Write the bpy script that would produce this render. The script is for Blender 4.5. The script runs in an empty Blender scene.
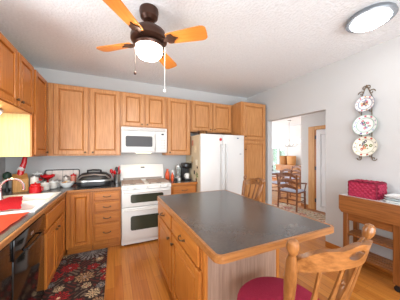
import bpy, bmesh, math, random
from mathutils import Vector, Matrix
random.seed(4)
S = bpy.context.scene
C = S.collection
PI = math.pi

# ------------------------------------------------------------ camera
cd = bpy.data.cameras.new('camera'); cam = bpy.data.objects.new('camera', cd); C.objects.link(cam)
cam.location = (0, 0, 1.431); cam.rotation_euler = (PI/2, 0, -math.radians(24.383))
cd.sensor_width = 36; cd.lens = 188.63/400*36; cd.shift_y = 2.9/400; cd.clip_start = .05
S.camera = cam
# ------------------------------------------------------------ world, lights, exposure
S.view_settings.view_transform = 'Standard'; S.view_settings.look = 'None'
S.view_settings.exposure = 0.6; S.view_settings.gamma = 1; S.view_settings.use_curve_mapping = False
w = bpy.data.worlds.new('world'); S.world = w; w.use_nodes = True
w.node_tree.nodes['Background'].inputs[0].default_value = (.86, .93, 1, 1)
w.node_tree.nodes['Background'].inputs[1].default_value = 2.6

def area(name, loc, rot, sx, sy, power, col=(1, 1, 1)):
    l = bpy.data.lights.new(name, 'AREA'); l.shape = 'RECTANGLE'; l.size = sx; l.size_y = sy
    l.energy = power; l.color = col
    o = bpy.data.objects.new(name, l); C.objects.link(o); o.location = loc; o.rotation_euler = rot
    return o
area('rear_fill', (0.8, -2.6, 1.45), (math.radians(-90), 0, PI), 3.4, 2.3, 40, (.90, .96, 1))  # added fill light behind the camera
area('dining_daylight', (5.6, 8.2, 1.5), (math.radians(-90), 0, 0), 3.5, 2.2, 28, (.92, .96, 1))
area('ceiling_fill', (0.5, -0.5, 1.2), (math.radians(180-28), 0, 0), 1.2, 1.2, 25, (.97, .98, 1))  # added fill aimed up to brighten the ceiling, not a real lamp
area('sink_window_daylight', (-1.44, 1.6, 1.45), (0, math.radians(-90), 0), .8, 1.0, 24, (.9, .95, 1))

# ------------------------------------------------------------ materials
def srgb(r, g, b):
    f = lambda c: (c/255/12.92) if c/255 <= .04045 else ((c/255+.055)/1.055)**2.4
    return (f(r), f(g), f(b), 1)
MATS = {}
def base_mat(name):
    m = bpy.data.materials.new(name); m.use_nodes = True
    return m, m.node_tree, m.node_tree.nodes['Principled BSDF']
def plain(name, col, rough=.5, metal=0, bump=0, bscale=60, emit=0, trans=0, var=.06, coat=0, spec=.5):
    if name in MATS: return MATS[name]
    m, t, b = base_mat(name); n = t.nodes; L = t.links
    b.inputs['Roughness'].default_value = rough; b.inputs['Metallic'].default_value = metal
    b.inputs['Specular IOR Level'].default_value = spec
    b.inputs['Transmission Weight'].default_value = trans; b.inputs['Coat Weight'].default_value = coat
    tc = n.new('ShaderNodeTexCoord'); no = n.new('ShaderNodeTexNoise'); no.inputs['Scale'].default_value = bscale
    L.new(tc.outputs['Object'], no.inputs['Vector'])
    mx = n.new('ShaderNodeMix'); mx.data_type = 'RGBA'
    mx.inputs[6].default_value = tuple(c*(1-var) for c in col[:3])+(1,); mx.inputs[7].default_value = tuple(min(1, c*(1+var)) for c in col[:3])+(1,)
    L.new(no.outputs['Fac'], mx.inputs[0]); L.new(mx.outputs[2], b.inputs['Base Color'])
    if bump:
        bp = n.new('ShaderNodeBump'); bp.inputs['Strength'].default_value = bump; bp.inputs['Distance'].default_value = .01
        L.new(no.outputs['Fac'], bp.inputs['Height']); L.new(bp.outputs['Normal'], b.inputs['Normal'])
    if emit:
        b.inputs['Emission Color'].default_value = col; b.inputs['Emission Strength'].default_value = emit
    MATS[name] = m; return m
def wood(name, c1, c2, axis='z', rough=.35, scale=1.0, c3=None):
    if name in MATS: return MATS[name]
    m, t, b = base_mat(name); n = t.nodes; L = t.links
    tc = n.new('ShaderNodeTexCoord'); mp = n.new('ShaderNodeMapping')
    sc = [46*scale]*3; sc['xyz'.index(axis)] = 2.4*scale; mp.inputs['Scale'].default_value = sc
    L.new(tc.outputs['Object'], mp.inputs['Vector'])
    no = n.new('ShaderNodeTexNoise'); no.inputs['Scale'].default_value = 1.5; no.inputs['Detail'].default_value = 5; no.inputs['Roughness'].default_value = .6
    L.new(mp.outputs[0], no.inputs['Vector'])
    no2 = n.new('ShaderNodeTexNoise'); no2.inputs['Scale'].default_value = 2.2
    L.new(tc.outputs['Object'], no2.inputs['Vector'])
    cr = n.new('ShaderNodeValToRGB'); e = cr.color_ramp.elements
    e[0].position = .33; e[0].color = c1; e[1].position = .66; e[1].color = c2
    L.new(no.outputs['Fac'], cr.inputs[0])
    mx = n.new('ShaderNodeMix'); mx.data_type = 'RGBA'; mx.blend_type = 'MULTIPLY'; mx.inputs[0].default_value = .35
    L.new(cr.outputs[0], mx.inputs[6]); L.new(no2.outputs['Fac'], mx.inputs[7])
    ad = n.new('ShaderNodeMix'); ad.data_type = 'RGBA'; ad.inputs[0].default_value = .55
    L.new(mx.outputs[2], ad.inputs[6]); L.new(cr.outputs[0], ad.inputs[7]); L.new(ad.outputs[2], b.inputs['Base Color'])
    b.inputs['Roughness'].default_value = rough
    bp = n.new('ShaderNodeBump'); bp.inputs['Strength'].default_value = .12; bp.inputs['Distance'].default_value = .003
    L.new(no.outputs['Fac'], bp.inputs['Height']); L.new(bp.outputs['Normal'], b.inputs['Normal'])
    MATS[name] = m; return m
def vcol(name, rough=.6, bump=0, bscale=300):
    if name in MATS: return MATS[name]
    m, t, b = base_mat(name); n = t.nodes; L = t.links
    a = n.new('ShaderNodeVertexColor'); a.layer_name = 'col'; L.new(a.outputs[0], b.inputs['Base Color'])
    b.inputs['Roughness'].default_value = rough
    if bump:
        tc = n.new('ShaderNodeTexCoord'); no = n.new('ShaderNodeTexNoise'); no.inputs['Scale'].default_value = bscale
        L.new(tc.outputs['Object'], no.inputs['Vector'])
        bp = n.new('ShaderNodeBump'); bp.inputs['Strength'].default_value = bump; bp.inputs['Distance'].default_value = .004
        L.new(no.outputs['Fac'], bp.inputs['Height']); L.new(bp.outputs['Normal'], b.inputs['Normal'])
    MATS[name] = m; return m

OAK = (srgb(176, 116, 64), srgb(206, 148, 92))
oak = {a: wood('oak_'+a, *OAK, axis=a) for a in 'xyz'}
OAKD = (srgb(170, 98, 36), srgb(194, 122, 52))
oakd = {a: wood('oak_warm_'+a, *OAKD, axis=a) for a in 'xyz'}
oak_panel = wood('oak_veneer_panel', srgb(146, 116, 98), srgb(176, 146, 126), 'z', .5)
oak_edge = wood('edge_oak', srgb(142, 88, 42), srgb(176, 118, 66), 'x', .3)
oak_fan = wood('fan_oak', srgb(206, 122, 44), srgb(226, 146, 66), 'x', .35)
oak_stool = wood('stool_oak', srgb(108, 64, 28), srgb(152, 100, 54), 'z', .28)
oak_cart = wood('cart_oak', srgb(122, 70, 30), srgb(160, 100, 50), 'y', .35)
oak_cart_z = wood('cart_oak_z', srgb(116, 66, 28), srgb(150, 92, 44), 'z', .35)
wood_dark = wood('dining_wood', srgb(110, 62, 34), srgb(150, 92, 54), 'z', .35)
def floor_mat():
    m, t, b = base_mat('floor_planks'); n = t.nodes; L = t.links
    tc = n.new('ShaderNodeTexCoord'); mp = n.new('ShaderNodeMapping'); mp.inputs['Rotation'].default_value = (0, 0, PI/2)
    L.new(tc.outputs['Object'], mp.inputs['Vector'])
    br = n.new('ShaderNodeTexBrick'); br.inputs['Scale'].default_value = 1; br.inputs['Brick Width'].default_value = 1.1
    br.inputs['Row Height'].default_value = .083; br.inputs['Mortar Size'].default_value = .0012; br.offset = .37
    br.inputs['Color1'].default_value = srgb(182, 108, 42); br.inputs['Color2'].default_value = srgb(202, 132, 58); br.inputs['Mortar'].default_value = srgb(140, 80, 36)
    L.new(mp.outputs[0], br.inputs['Vector'])
    mp2 = n.new('ShaderNodeMapping'); mp2.inputs['Scale'].default_value = (30, 1.4, 30); L.new(tc.outputs['Object'], mp2.inputs['Vector'])
    no = n.new('ShaderNodeTexNoise'); no.inputs['Scale'].default_value = 1.5; no.inputs['Detail'].default_value = 4; L.new(mp2.outputs[0], no.inputs['Vector'])
    cr = n.new('ShaderNodeValToRGB'); cr.color_ramp.elements[0].color = (.62, .56, .5, 1); cr.color_ramp.elements[0].position = .3
    cr.color_ramp.elements[1].color = (1, 1, 1, 1); cr.color_ramp.elements[1].position = .62
    L.new(no.outputs['Fac'], cr.inputs[0])
    mx = n.new('ShaderNodeMix'); mx.data_type = 'RGBA'; mx.blend_type = 'MULTIPLY'; mx.inputs[0].default_value = .6
    L.new(br.outputs['Color'], mx.inputs[6]); L.new(cr.outputs[0], mx.inputs[7]); L.new(mx.outputs[2], b.inputs['Base Color'])
    b.inputs['Roughness'].default_value = .3
    return m
def counter_mat():
    m, t, b = base_mat('slate_laminate'); n = t.nodes; L = t.links
    tc = n.new('ShaderNodeTexCoord'); no = n.new('ShaderNodeTexNoise'); no.inputs['Scale'].default_value = 55; no.inputs['Detail'].default_value = 6; no.inputs['Roughness'].default_value = .7
    no2 = n.new('ShaderNodeTexNoise'); no2.inputs['Scale'].default_value = 3
    L.new(tc.outputs['Object'], no.inputs['Vector']); L.new(tc.outputs['Object'], no2.inputs['Vector'])
    ad = n.new('ShaderNodeMath'); ad.operation = 'ADD'; mu = n.new('ShaderNodeMath'); mu.operation = 'MULTIPLY'; mu.inputs[1].default_value = .5; no2.inputs['Detail'].default_value = 1
    L.new(no.outputs['Fac'], ad.inputs[0]); L.new(no2.outputs['Fac'], ad.inputs[1]); L.new(ad.outputs[0], mu.inputs[0])
    cr = n.new('ShaderNodeValToRGB'); e = cr.color_ramp.elements; e[0].position = .3; e[0].color = srgb(62, 61, 61); e[1].position = .7; e[1].color = srgb(90, 87, 86)
    L.new(mu.outputs[0], cr.inputs[0]); L.new(cr.outputs[0], b.inputs['Base Color'])
    b.inputs['Roughness'].default_value = .24; b.inputs['Specular IOR Level'].default_value = .75
    return m
M_floor = floor_mat(); M_counter = counter_mat()
M_wall = plain('wall_paint', srgb(194, 194, 193), .85, bump=.08, bscale=120, var=.01)
M_wallb = plain('dining_paint', srgb(218, 216, 212), .85, var=.01)
M_ceil = plain('ceiling_texture', srgb(230, 235, 238), .95, bump=1.0, bscale=42, var=.09)
M_white = plain('white_enamel', srgb(222, 221, 218), .28, var=.01)
M_whitep = plain('white_paint', srgb(238, 238, 238), .5, var=.01)
M_sink = plain('white_porcelain', srgb(240, 238, 234), .15, var=.01)
M_black = plain('black_gloss', srgb(16, 15, 16), .12)
M_blackp = plain('black_plastic', srgb(26, 26, 28), .4)
M_dglass = plain('dark_glass', srgb(40, 40, 40), .08)
M_oglass = plain('oven_glass', srgb(58, 62, 50), .1)
M_bronze = plain('bronze', srgb(70, 46, 36), .35, metal=.6)
M_pull = plain('pull_bronze', srgb(92, 72, 52), .35, metal=.7)
M_chrome = plain('chrome', srgb(225, 225, 228), .15, metal=1)
M_steel = plain('steel', srgb(170, 168, 165), .3, metal=.9)
M_burg = plain('burgundy_fabric', srgb(150, 14, 52), .85, bump=.3, bscale=200)
M_red = plain('red_cloth', srgb(216, 18, 40), .85, bump=.4, bscale=160)
M_redg = plain('red_glaze', srgb(196, 22, 30), .25)
M_coral = plain('coral_mat', srgb(228, 82, 44), .8, bump=.4, bscale=220)
M_glass = plain('glass', srgb(225, 232, 230), .05, trans=.75)
M_clearw = plain('pale_ceramic', srgb(228, 230, 228), .2)
M_beige = plain('fridge_side', srgb(206, 190, 160), .5)
M_kraft = wood('block_wood', srgb(178, 124, 62), srgb(206, 154, 90), 'z', .5)
M_lamp = plain('lamp_glass', srgb(255, 243, 226), .3, emit=48)
M_lampw = plain('lamp_glass_cool', srgb(252, 253, 255), .3, emit=15)
M_tube = plain('tube_glow', srgb(250, 240, 170), .3, emit=15)
M_cshade = plain('chandelier_glow', srgb(255, 240, 215), .4, emit=3)
M_dplank = plain('grey_ring', srgb(128, 134, 140), .35, metal=.5)
M_green = plain('dark_green', srgb(30, 60, 40), .5)
M_grate = plain('grate_iron', srgb(150, 128, 114), .5)
M_orange = plain('orange_glaze', srgb(214, 82, 36), .3)
M_iron = plain('rack_iron', srgb(120, 104, 84), .45, metal=.5)
M_toe = plain('toe_dark', srgb(70, 40, 22), .7)
M_tan = plain('tan_wicker', srgb(196, 142, 84), .7, bump=.5, bscale=90)

# ------------------------------------------------------------ helpers
def nb(): return bmesh.new()
def finish(bm, smooth=True):
    bmesh.ops.recalc_face_normals(bm, faces=bm.faces)
    if smooth:
        for f in bm.faces: f.smooth = True
def obj(name, bm, mat, parent=None, local=False, smooth=True, recalc=True, mods=None):
    """link bm as one mesh; world coordinates are shifted to the parent's base unless local"""
    if recalc: finish(bm, smooth)
    if parent is not None and not local:
        off = Vector(parent.location)
        if parent.parent: off = off+Vector(parent.parent.location)
        bmesh.ops.translate(bm, verts=bm.verts, vec=-off)
    me = bpy.data.meshes.new(name); bm.to_mesh(me); bm.free()
    if smooth: me.set_sharp_from_angle(angle=math.radians(32))
    for m in (mat if isinstance(mat, (list, tuple)) else [mat]): me.materials.append(m)
    o = bpy.data.objects.new(name, me); C.objects.link(o)
    if parent is not None: o.parent = parent
    return o
def tag(o, label=None, cat=None, group=None, kind=None):
    if label: o['label'] = label
    if cat: o['category'] = cat
    if group: o['group'] = group
    if kind: o['kind'] = kind
    return o
def thing(name, label, cat, loc=(0, 0, 0), rz=0, group=None):
    o = bpy.data.objects.new(name, None); C.objects.link(o); o.empty_display_size = .1
    o.location = loc; o.rotation_euler = (0, 0, rz); return tag(o, label, cat, group)
def struct(name, bm, mat, smooth=False): return tag(obj(name, bm, mat, smooth=smooth), kind='structure')
def copytree(o, parent=None):
    c = o.copy(); C.objects.link(c)
    if parent: c.parent = parent
    for ch in list(o.children): copytree(ch, c)
    return c
def box(bm, x0, x1, y0, y1, z0, z1, bev=0, seg=1, M=None):
    vs = [bm.verts.new((x, y, z)) for z in (z0, z1) for y in (y0, y1) for x in (x0, x1)]
    fs = [bm.faces.new([vs[i] for i in q]) for q in ((0, 2, 3, 1), (4, 5, 7, 6), (0, 1, 5, 4), (2, 6, 7, 3), (0, 4, 6, 2), (1, 3, 7, 5))]
    if bev:
        es = list({e for f in fs for e in f.edges})
        r = bmesh.ops.bevel(bm, geom=es, offset=bev, segments=seg, affect='EDGES', profile=.5)
        vs = list({v for f in r['faces'] for v in f.verts} | {v for v in vs if v.is_valid})
    if M is not None: bmesh.ops.transform(bm, matrix=M, verts=vs)
    return bm
def lathe(bm, prof, cx=0, cy=0, cz=0, seg=20, M=None):
    rings = []; new = []
    for r, z in prof:
        if r < 1e-6: v = [bm.verts.new((cx, cy, cz+z))]
        else: v = [bm.verts.new((cx+r*math.cos(2*PI*k/seg), cy+r*math.sin(2*PI*k/seg), cz+z)) for k in range(seg)]
        rings.append(v); new += v
    for a, b in zip(rings, rings[1:]):
        if len(a) == 1 and len(b) == 1: continue
        for k in range(seg):
            k2 = (k+1) % seg
            if len(a) == 1: bm.faces.new((a[0], b[k], b[k2]))
            elif len(b) == 1: bm.faces.new((a[k], a[k2], b[0]))
            else: bm.faces.new((a[k], a[k2], b[k2], b[k]))
    if len(rings[0]) > 1: bm.faces.new(rings[0])
    if len(rings[-1]) > 1: bm.faces.new(rings[-1])
    if M is not None: bmesh.ops.transform(bm, matrix=M, verts=new)
    return bm
def align(p0, p1):
    p0 = Vector(p0); d = Vector(p1)-p0
    return Matrix.Translation(p0) @ d.to_track_quat('Z', 'Y').to_matrix().to_4x4()
def turned(bm, p0, p1, prof, seg=14):
    """prof in (r, t) t 0..1 along p0->p1"""
    L = (Vector(p1)-Vector(p0)).length
    return lathe(bm, [(r, t*L) for r, t in prof], seg=seg, M=align(p0, p1))
def cyl(bm, p0, p1, r0, r1=None, seg=14): return turned(bm, p0, p1, [(r0, 0), (r1 if r1 is not None else r0, 1)], seg)
def tube(bm, pts, r, seg=8, closed=False):
    pts = [Vector(p) for p in pts]; n = len(pts); rings = []; up = None
    for i, p in enumerate(pts):
        a = pts[(i-1) % n] if (closed or i > 0) else p; b = pts[(i+1) % n] if (closed or i < n-1) else p
        t = (b-a).normalized()
        if up is None: up = Vector((0, 0, 1)) if abs(t.z) < .9 else Vector((1, 0, 0))
        s = t.cross(up).normalized(); up = s.cross(t).normalized()
        rr = r[i] if isinstance(r, (list, tuple)) else r
        rings.append([bm.verts.new(p+s*rr*math.cos(2*PI*k/seg)+up*rr*math.sin(2*PI*k/seg)) for k in range(seg)])
    m = n if closed else n-1
    for i in range(m):
        a, b = rings[i], rings[(i+1) % n]
        for k in range(seg): bm.faces.new((a[k], a[(k+1) % seg], b[(k+1) % seg], b[k]))
    if not closed: bm.faces.new(rings[0]); bm.faces.new(rings[-1])
    return bm
def prism(bm, pts, z0, z1, M=None, bev=0):
    """pts outline in xy, extruded z0..z1"""
    a = [bm.verts.new((x, y, z0)) for x, y in pts]; b = [bm.verts.new((x, y, z1)) for x, y in pts]
    n = len(pts); fs = [bm.faces.new(a), bm.faces.new(b)]
    for k in range(n): fs.append(bm.faces.new((a[k], a[(k+1) % n], b[(k+1) % n], b[k])))
    vs = a+b
    if bev:
        r = bmesh.ops.bevel(bm, geom=list(fs[0].edges)+list(fs[1].edges), offset=bev, segments=2, affect='EDGES')
        vs = list({v for f in r['faces'] for v in f.verts} | {v for v in vs if v.is_valid})
    if M is not None: bmesh.ops.transform(bm, matrix=M, verts=vs)
    return bm
def rrect(x0, x1, y0, y1, r, n=5):
    out = []
    for cx, cy, a0 in ((x1-r, y1-r, 0), (x0+r, y1-r, 90), (x0+r, y0+r, 180), (x1-r, y0+r, 270)):
        for k in range(n+1):
            a = math.radians(a0+90*k/n); out.append((cx+r*math.cos(a), cy+r*math.sin(a)))
    return out

# face frames: local (u, h, n) -> world. 'S' faces the camera side (-y), 'E' faces +x, 'W' faces -x
def frame(side, plane):
    if side == 'S': return Matrix(((1, 0, 0, 0), (0, 0, -1, plane), (0, 1, 0, 0), (0, 0, 0, 1)))
    if side == 'E': return Matrix(((0, 0, 1, plane), (1, 0, 0, 0), (0, 1, 0, 0), (0, 0, 0, 1)))
    return Matrix(((0, 0, -1, plane), (1, 0, 0, 0), (0, 1, 0, 0), (0, 0, 0, 1)))
def panel_door(F, u0, u1, h0, h1, fr=.058):
    bm = nb(); t = .026
    for a in ((u0, u0+fr, h0, h1), (u1-fr, u1, h0, h1), (u0+fr, u1-fr, h0, h0+fr), (u0+fr, u1-fr, h1-fr, h1)):
        box(bm, a[0], a[1], a[2], a[3], .001, t, .004, M=F)
    a0, a1, b0, b1 = u0+fr, u1-fr, h0+fr, h1-fr
    box(bm, a0-.004, a1+.004, b0-.004, b1+.004, .001, .003, M=F)
    g = .006; s = .018
    lo = [(a0+g, b0+g), (a1-g, b0+g), (a1-g, b1-g), (a0+g, b1-g)]; hi = [(a0+g+s, b0+g+s), (a1-g-s, b0+g+s), (a1-g-s, b1-g-s), (a0+g+s, b1-g-s)]
    A = [bm.verts.new((x, y, .003)) for x, y in lo]; B = [bm.verts.new((x, y, .021)) for x, y in hi]
    for k in range(4): bm.faces.new((A[k], A[(k+1) % 4], B[(k+1) % 4], B[k]))
    bm.faces.new(B); bmesh.ops.transform(bm, matrix=F, verts=A+B)
    return bm
def drawer_front(F, u0, u1, h0, h1):
    bm = nb(); box(bm, u0, u1, h0, h1, .001, .010, M=F); box(bm, u0+.007, u1-.007, h0+.007, h1-.007, .009, .028, .007, M=F); return bm
def knob(F, u, h, parent, n=.026):
    bm = lathe(nb(), [(.006, 0), (.006, .008), (.013, .014), (.015, .02), (.012, .026), (0, .028)], seg=12, M=F @ Matrix.Translation((u, h, n)))
    return obj('knob', bm, M_pull, parent)
def pull(F, u, h, parent, w=.045, n=.028):
    bm = nb()
    tube(bm, [F @ Vector(p) for p in ((u-w, h, n), (u-w, h, n+.016), (u-w*.5, h-.004, n+.026), (u, h-.006, n+.03), (u+w*.5, h-.004, n+.026), (u+w, h, n+.016), (u+w, h, n))], .005, 6)
    for s in (-1, 1): lathe(bm, [(.011, 0), (.01, .004), (0, .006)], seg=10, M=F @ Matrix.Translation((u+s*w, h, n)))
    return obj('handle', bm, M_pull, parent)
def cabinet(name, label, side, plane, u0, u1, h0, h1, depth, doors=(), drawers=(), wd=oak, cat='cabinet', toe=0, group=None, body_top=None, side_m=None):
    F = frame(side, plane)
    base = F @ Vector(((u0+u1)/2, h0-(toe or 0), -depth/2))
    t = thing(name, label, cat, base, group=group)
    # carcass with a face frame proud of it
    bm = nb(); box(bm, u0, u1, h0, body_top or h1, -depth, -.02, M=F)
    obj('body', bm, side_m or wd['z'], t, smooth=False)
    bm = nb(); box(bm, u0, u1, h0, h1, -.02, 0, .002, M=F); obj('face_frame', bm, wd['z'], t, smooth=False)
    if toe:
        bm = nb(); box(bm, u0+.002, u1-.002, h0-toe, h0, -depth, -.075, M=F); obj('toe_kick', bm, wd['x' if side == 'S' else 'y'], t, smooth=False)
    for d in doors:
        a0, a1, b0, b1 = d[:4]
        o = obj('door', panel_door(F, a0, a1, b0, b1, min(.058, (a1-a0)*.17)), wd['z'], t)
        if len(d) > 4: knob(F, d[4], d[5], o)
    for d in drawers:
        o = obj('drawer', drawer_front(F, *d[:4]), wd['x' if side == 'S' else 'y'], t)
        if len(d) == 4: pull(F, (d[0]+d[1])/2, (d[2]+d[3])/2, o)
    return t

XL, XR, YB, ZC = -1.466, 2.949, 3.722, 2.765
ZU, ZT = 1.388, 2.45
CT = .914
# ------------------------------------------------------------ setting
struct('floor', box(nb(), -1.7, 8.2, -3.0, 9.0, -.05, 0), M_floor)
struct('ceiling', box(nb(), -1.7, 8.2, -3.0, 9.0, ZC, ZC+.05), M_ceil)
struct('wall_left', box(nb(), XL-.12, XL, -3.0, YB, 0, ZC), M_wall)
struct('wall_back', box(nb(), XL-.12, XR+.11, YB, YB+.12, 0, ZC), M_wall)
bm = nb(); T = .11
box(bm, XR, XR+T, -3.0, 1.84, 0, ZC); box(bm, XR, XR+T, 3.032, YB, 0, ZC); box(bm, XR, XR+T, 1.84, 3.032, 2.10, ZC)
struct('wall_right', bm, M_wall)
struct('wall_hall', box(nb(), 4.6, 4.72, -1.0, 3.52, 0, ZC), M_wallb)
bm = nb()
for (a, b, c, d) in ((3.0, 6.95, 0, ZC), (6.95, 7.95, 0, .35), (6.95, 7.95, 1.72, ZC), (7.95, 9, 0, ZC)):
    box(bm, 8.0, 8.15, a, b, c, d)
struct('wall_dining', bm, M_wallb)
def board(name, x0, x1, y0, y1, z1=.085, m=None):
    struct(name, box(nb(), x0, x1, y0, y1, 0, z1, .004), m or oakd['y'])
board('baseboard_right', XR-.014, XR-.001, -3, 1.838)
board('baseboard_doorway', XR, XR+T, 3.0305, 3.0315, .085, M_whitep)
board('baseboard_hall', 4.586, 4.599, -1, 2.3); board('baseboard_hall', 4.586, 4.599, 3.305, 3.52)
board('baseboard_dining', 7.985, 7.999, 3, 9)
# far window
tw = thing('window_1', 'white framed dining room window with green garden beyond', 'window', (8.0, 7.45, .35)); tag(tw, kind='structure')
bm = nb()
for a in ((6.93, 6.99, .33, 1.74), (7.91, 7.97, .33, 1.74), (7.42, 7.48, .33, 1.74)): box(bm, 7.97, 8.04, a[0], a[1], a[2], a[3])
box(bm, 7.97, 8.04, 6.99, 7.91, 1.68, 1.74); box(bm, 7.96, 8.04, 6.9, 8.0, .31, .36)
obj('window_frame', bm, M_whitep, tw)
obj('pane', box(nb(), 8.07, 8.075, 6.95, 7.95, .35, 1.72), M_glass, tw)
bm = nb()
for k in range(46):
    y = random.uniform(6.4, 8.6); z = random.uniform(.2, 2.0); r = random.uniform(.16, .3)
    bmesh.ops.create_icosphere(bm, subdivisions=2, radius=r, matrix=Matrix.Translation((9.3+random.uniform(-.2, .3), y+.6, z)))
for v in bm.verts: v.co += Vector((random.uniform(-.03, .03),)*3)
tag(obj('garden_hedge', bm, plain('hedge_leaf', srgb(110, 168, 120), .8, bump=.8, bscale=25, var=.4)), 'green garden hedge seen through the far dining room window', 'hedge')
# hall door
td = thing('door_1', 'white hallway door in an oak casing', 'door', (4.6, 2.7, 0)); tag(td, kind='structure')
bm = nb()
box(bm, 4.578, 4.599, 3.13, 3.30, 0, 2.10, .004); box(bm, 4.578, 4.599, 2.28, 2.35, 0, 2.10, .004); box(bm, 4.578, 4.599, 2.35, 3.13, 2.01, 2.10, .004)
obj('casing', bm, wood('casing_oak', srgb(206, 142, 76), srgb(228, 172, 108), 'z'), td)
FW = frame('W', 4.592)
bm = panel_door(FW, 2.36, 3.08, .01, 1.995, .11); box(bm, 2.47, 2.97, .9, 1.02, .001, .02, M=FW)
dr = obj('door_leaf', bm, M_whitep, td)
bm = nb(); box(bm, 4.585, 4.6, 3.08, 3.13, 0, 2.01); obj('jamb', bm, M_blackp if False else oakd['z'], td)
for z in (.25, 1.05, 1.82):
    bm = nb(); cyl(bm, (4.572, 3.09, z-.05), (4.572, 3.09, z+.05), .011); box(bm, 4.574, 4.584, 3.07, 3.12, z-.045, z+.045); obj('hinge', bm, M_blackp, td)

# ------------------------------------------------------------ upper cabinets
FL = -.887
cabinet('wall_cabinet', 'short oak wall cabinet over the sink with two doors', 'E', FL, 2.02, 2.84, 1.882, ZT, .578,
        doors=((2.035, 2.418, 1.895, 2.435, 2.385, 1.945), (2.45, 2.825, 1.895, 2.435, 2.485, 1.945)), wd=oakd)
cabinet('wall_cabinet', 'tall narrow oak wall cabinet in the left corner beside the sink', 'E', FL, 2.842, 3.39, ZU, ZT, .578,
        doors=((2.885, 3.30, ZU+.02, ZT-.015, 3.25, 1.44),), wd=oakd, side_m=wood('lit_oak_side', srgb(216, 184, 122), srgb(230, 202, 142), 'z', .5))  # side wood made lighter and yellower to carry the strip light's glow
FB = 3.392
dd = YB-FB-.001
cabinet('wall_cabinet', 'wide oak wall cabinet with two tall doors above the indoor grill', 'S', FB, -.885, .095, ZU, ZT, dd,
        doors=((-.805, -.372, ZU+.02, ZT-.015, -.41, 1.44), (-.345, .078, ZU+.02, ZT-.015, -.305, 1.44)))
cabinet('wall_cabinet', 'short oak wall cabinet above the white microwave', 'S', FB, .097, .859, 1.866, ZT, dd,
        doors=((.115, .462, 1.885, ZT-.015, .43, 1.92), (.487, .842, 1.885, ZT-.015, .52, 1.92)))
cabinet('wall_cabinet', 'single door oak wall cabinet between microwave and refrigerator', 'S', FB, .861, 1.334, ZU, ZT, dd,
        doors=((.882, 1.312, ZU+.02, ZT-.015, .92, 1.44),))
cabinet('wall_cabinet', 'short oak wall cabinet above the white refrigerator', 'S', FB, 1.336, 2.278, 1.845, ZT, dd,
        doors=((1.36, 1.79, 1.862, ZT-.015, 1.755, 1.9), (1.82, 2.25, 1.862, ZT-.015, 1.855, 1.9)))
cabinet('pantry_cabinet', 'tall oak pantry cabinet between refrigerator and doorway', 'S', 3.06, 2.282, 2.91, .1, ZT, YB-3.06-.001,
        doors=((2.315, 2.87, 1.70, ZT-.02, 2.36, 1.76), (2.315, 2.87, .13, 1.675, 2.36, 1.5)), toe=.1)
# crown strip along top edges
tu = nb(); box(tu, -1.22, -1.06, 2.10, 2.66, 1.85, 1.88, .008)
tl = thing('under_cabinet_light', 'glowing white strip light under the short cabinet over the sink', 'light', (-1.12, 2.46, 1.835))
obj('housing', tu, M_whitep, tl)
obj('diffuser', box(nb(), -1.21, -1.07, 2.12, 2.64, 1.835, 1.852, .006), M_tube, tl)

# ------------------------------------------------------------ base cabinets
BF = -.612
cabinet('base_cabinet', 'oak sink base cabinet with two doors beside the black dishwasher', 'E', BF, 2.222, 3.105, .1, .872, .84,
        doors=((2.235, 2.552, .13, .66, 2.52, .60), (2.575, 2.965, .13, .66, 2.61, .60)), drawers=((2.235, 2.965, .69, .85, 0),), wd=oakd, toe=.098, body_top=.73)
BY = 3.11
cabinet('base_cabinet', 'oak corner base cabinet with one narrow door', 'S', BY, -.608, -.292, .1, .872, .608,
        doors=((-.545, -.318, .13, .852),), wd=oakd, toe=.098)
cabinet('base_cabinet', 'oak base cabinet with a stack of four drawers left of the range', 'S', BY, -.29, .088, .1, .872, .608,
        drawers=((-.268, .07, .733, .858), (-.268, .07, .572, .715), (-.268, .07, .412, .554), (-.268, .07, .15, .394)), wd=oakd, toe=.098)
cabinet('base_cabinet', 'oak base cabinet between the range and the refrigerator', 'S', BY, .868, 1.34, .1, .872, .608,
        drawers=((.895, 1.315, .72, .855),), doors=((.895, 1.315, .13, .70, .94, .64),), wd=oakd, toe=.098)
# worktops
t = thing('worktop', 'dark slate worktop with oak edge running around the sink and corner', 'worktop', (-1.0, 3.4, .875))
def ctop(bm, x0, x1, y0, y1): box(bm, x0, x1, y0, y1, .875, CT)
bm = nb()
SX0, SX1, SY0, SY1 = -1.06, -.66, 2.14, 2.94      # sink hole
ctop(bm, XL+.001, SX0, 1.0, YB-.001); ctop(bm, SX1, -.605, 1.0, 3.102); ctop(bm, SX0, SX1, 1.0, SY0); ctop(bm, SX0, SX1, SY1, 3.102)
ctop(bm, SX0, .092, 3.102, YB-.001)
bmesh.ops.remove_doubles(bm, verts=bm.verts, dist=.0005)
obj('top', bm, M_counter, t, smooth=False)
bm = nb(); box(bm, -.605, -.585, 1.0, 3.082, .878, CT+.001, .004); box(bm, -.605, .092, 3.082, 3.102, .878, CT+.001, .004)
obj('edge_strip', bm, oak_edge, t)
t = thing('worktop', 'short dark worktop between the range and the refrigerator', 'worktop', (1.1, 3.4, .875))
bm = nb(); ctop(bm, .866, 1.35, 3.102, YB-.001); obj('top', bm, M_counter, t, smooth=False)
obj('edge_strip', box(nb(), .866, 1.35, 3.082, 3.102, .878, CT+.001, .004), oakd['x'], t)
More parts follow.
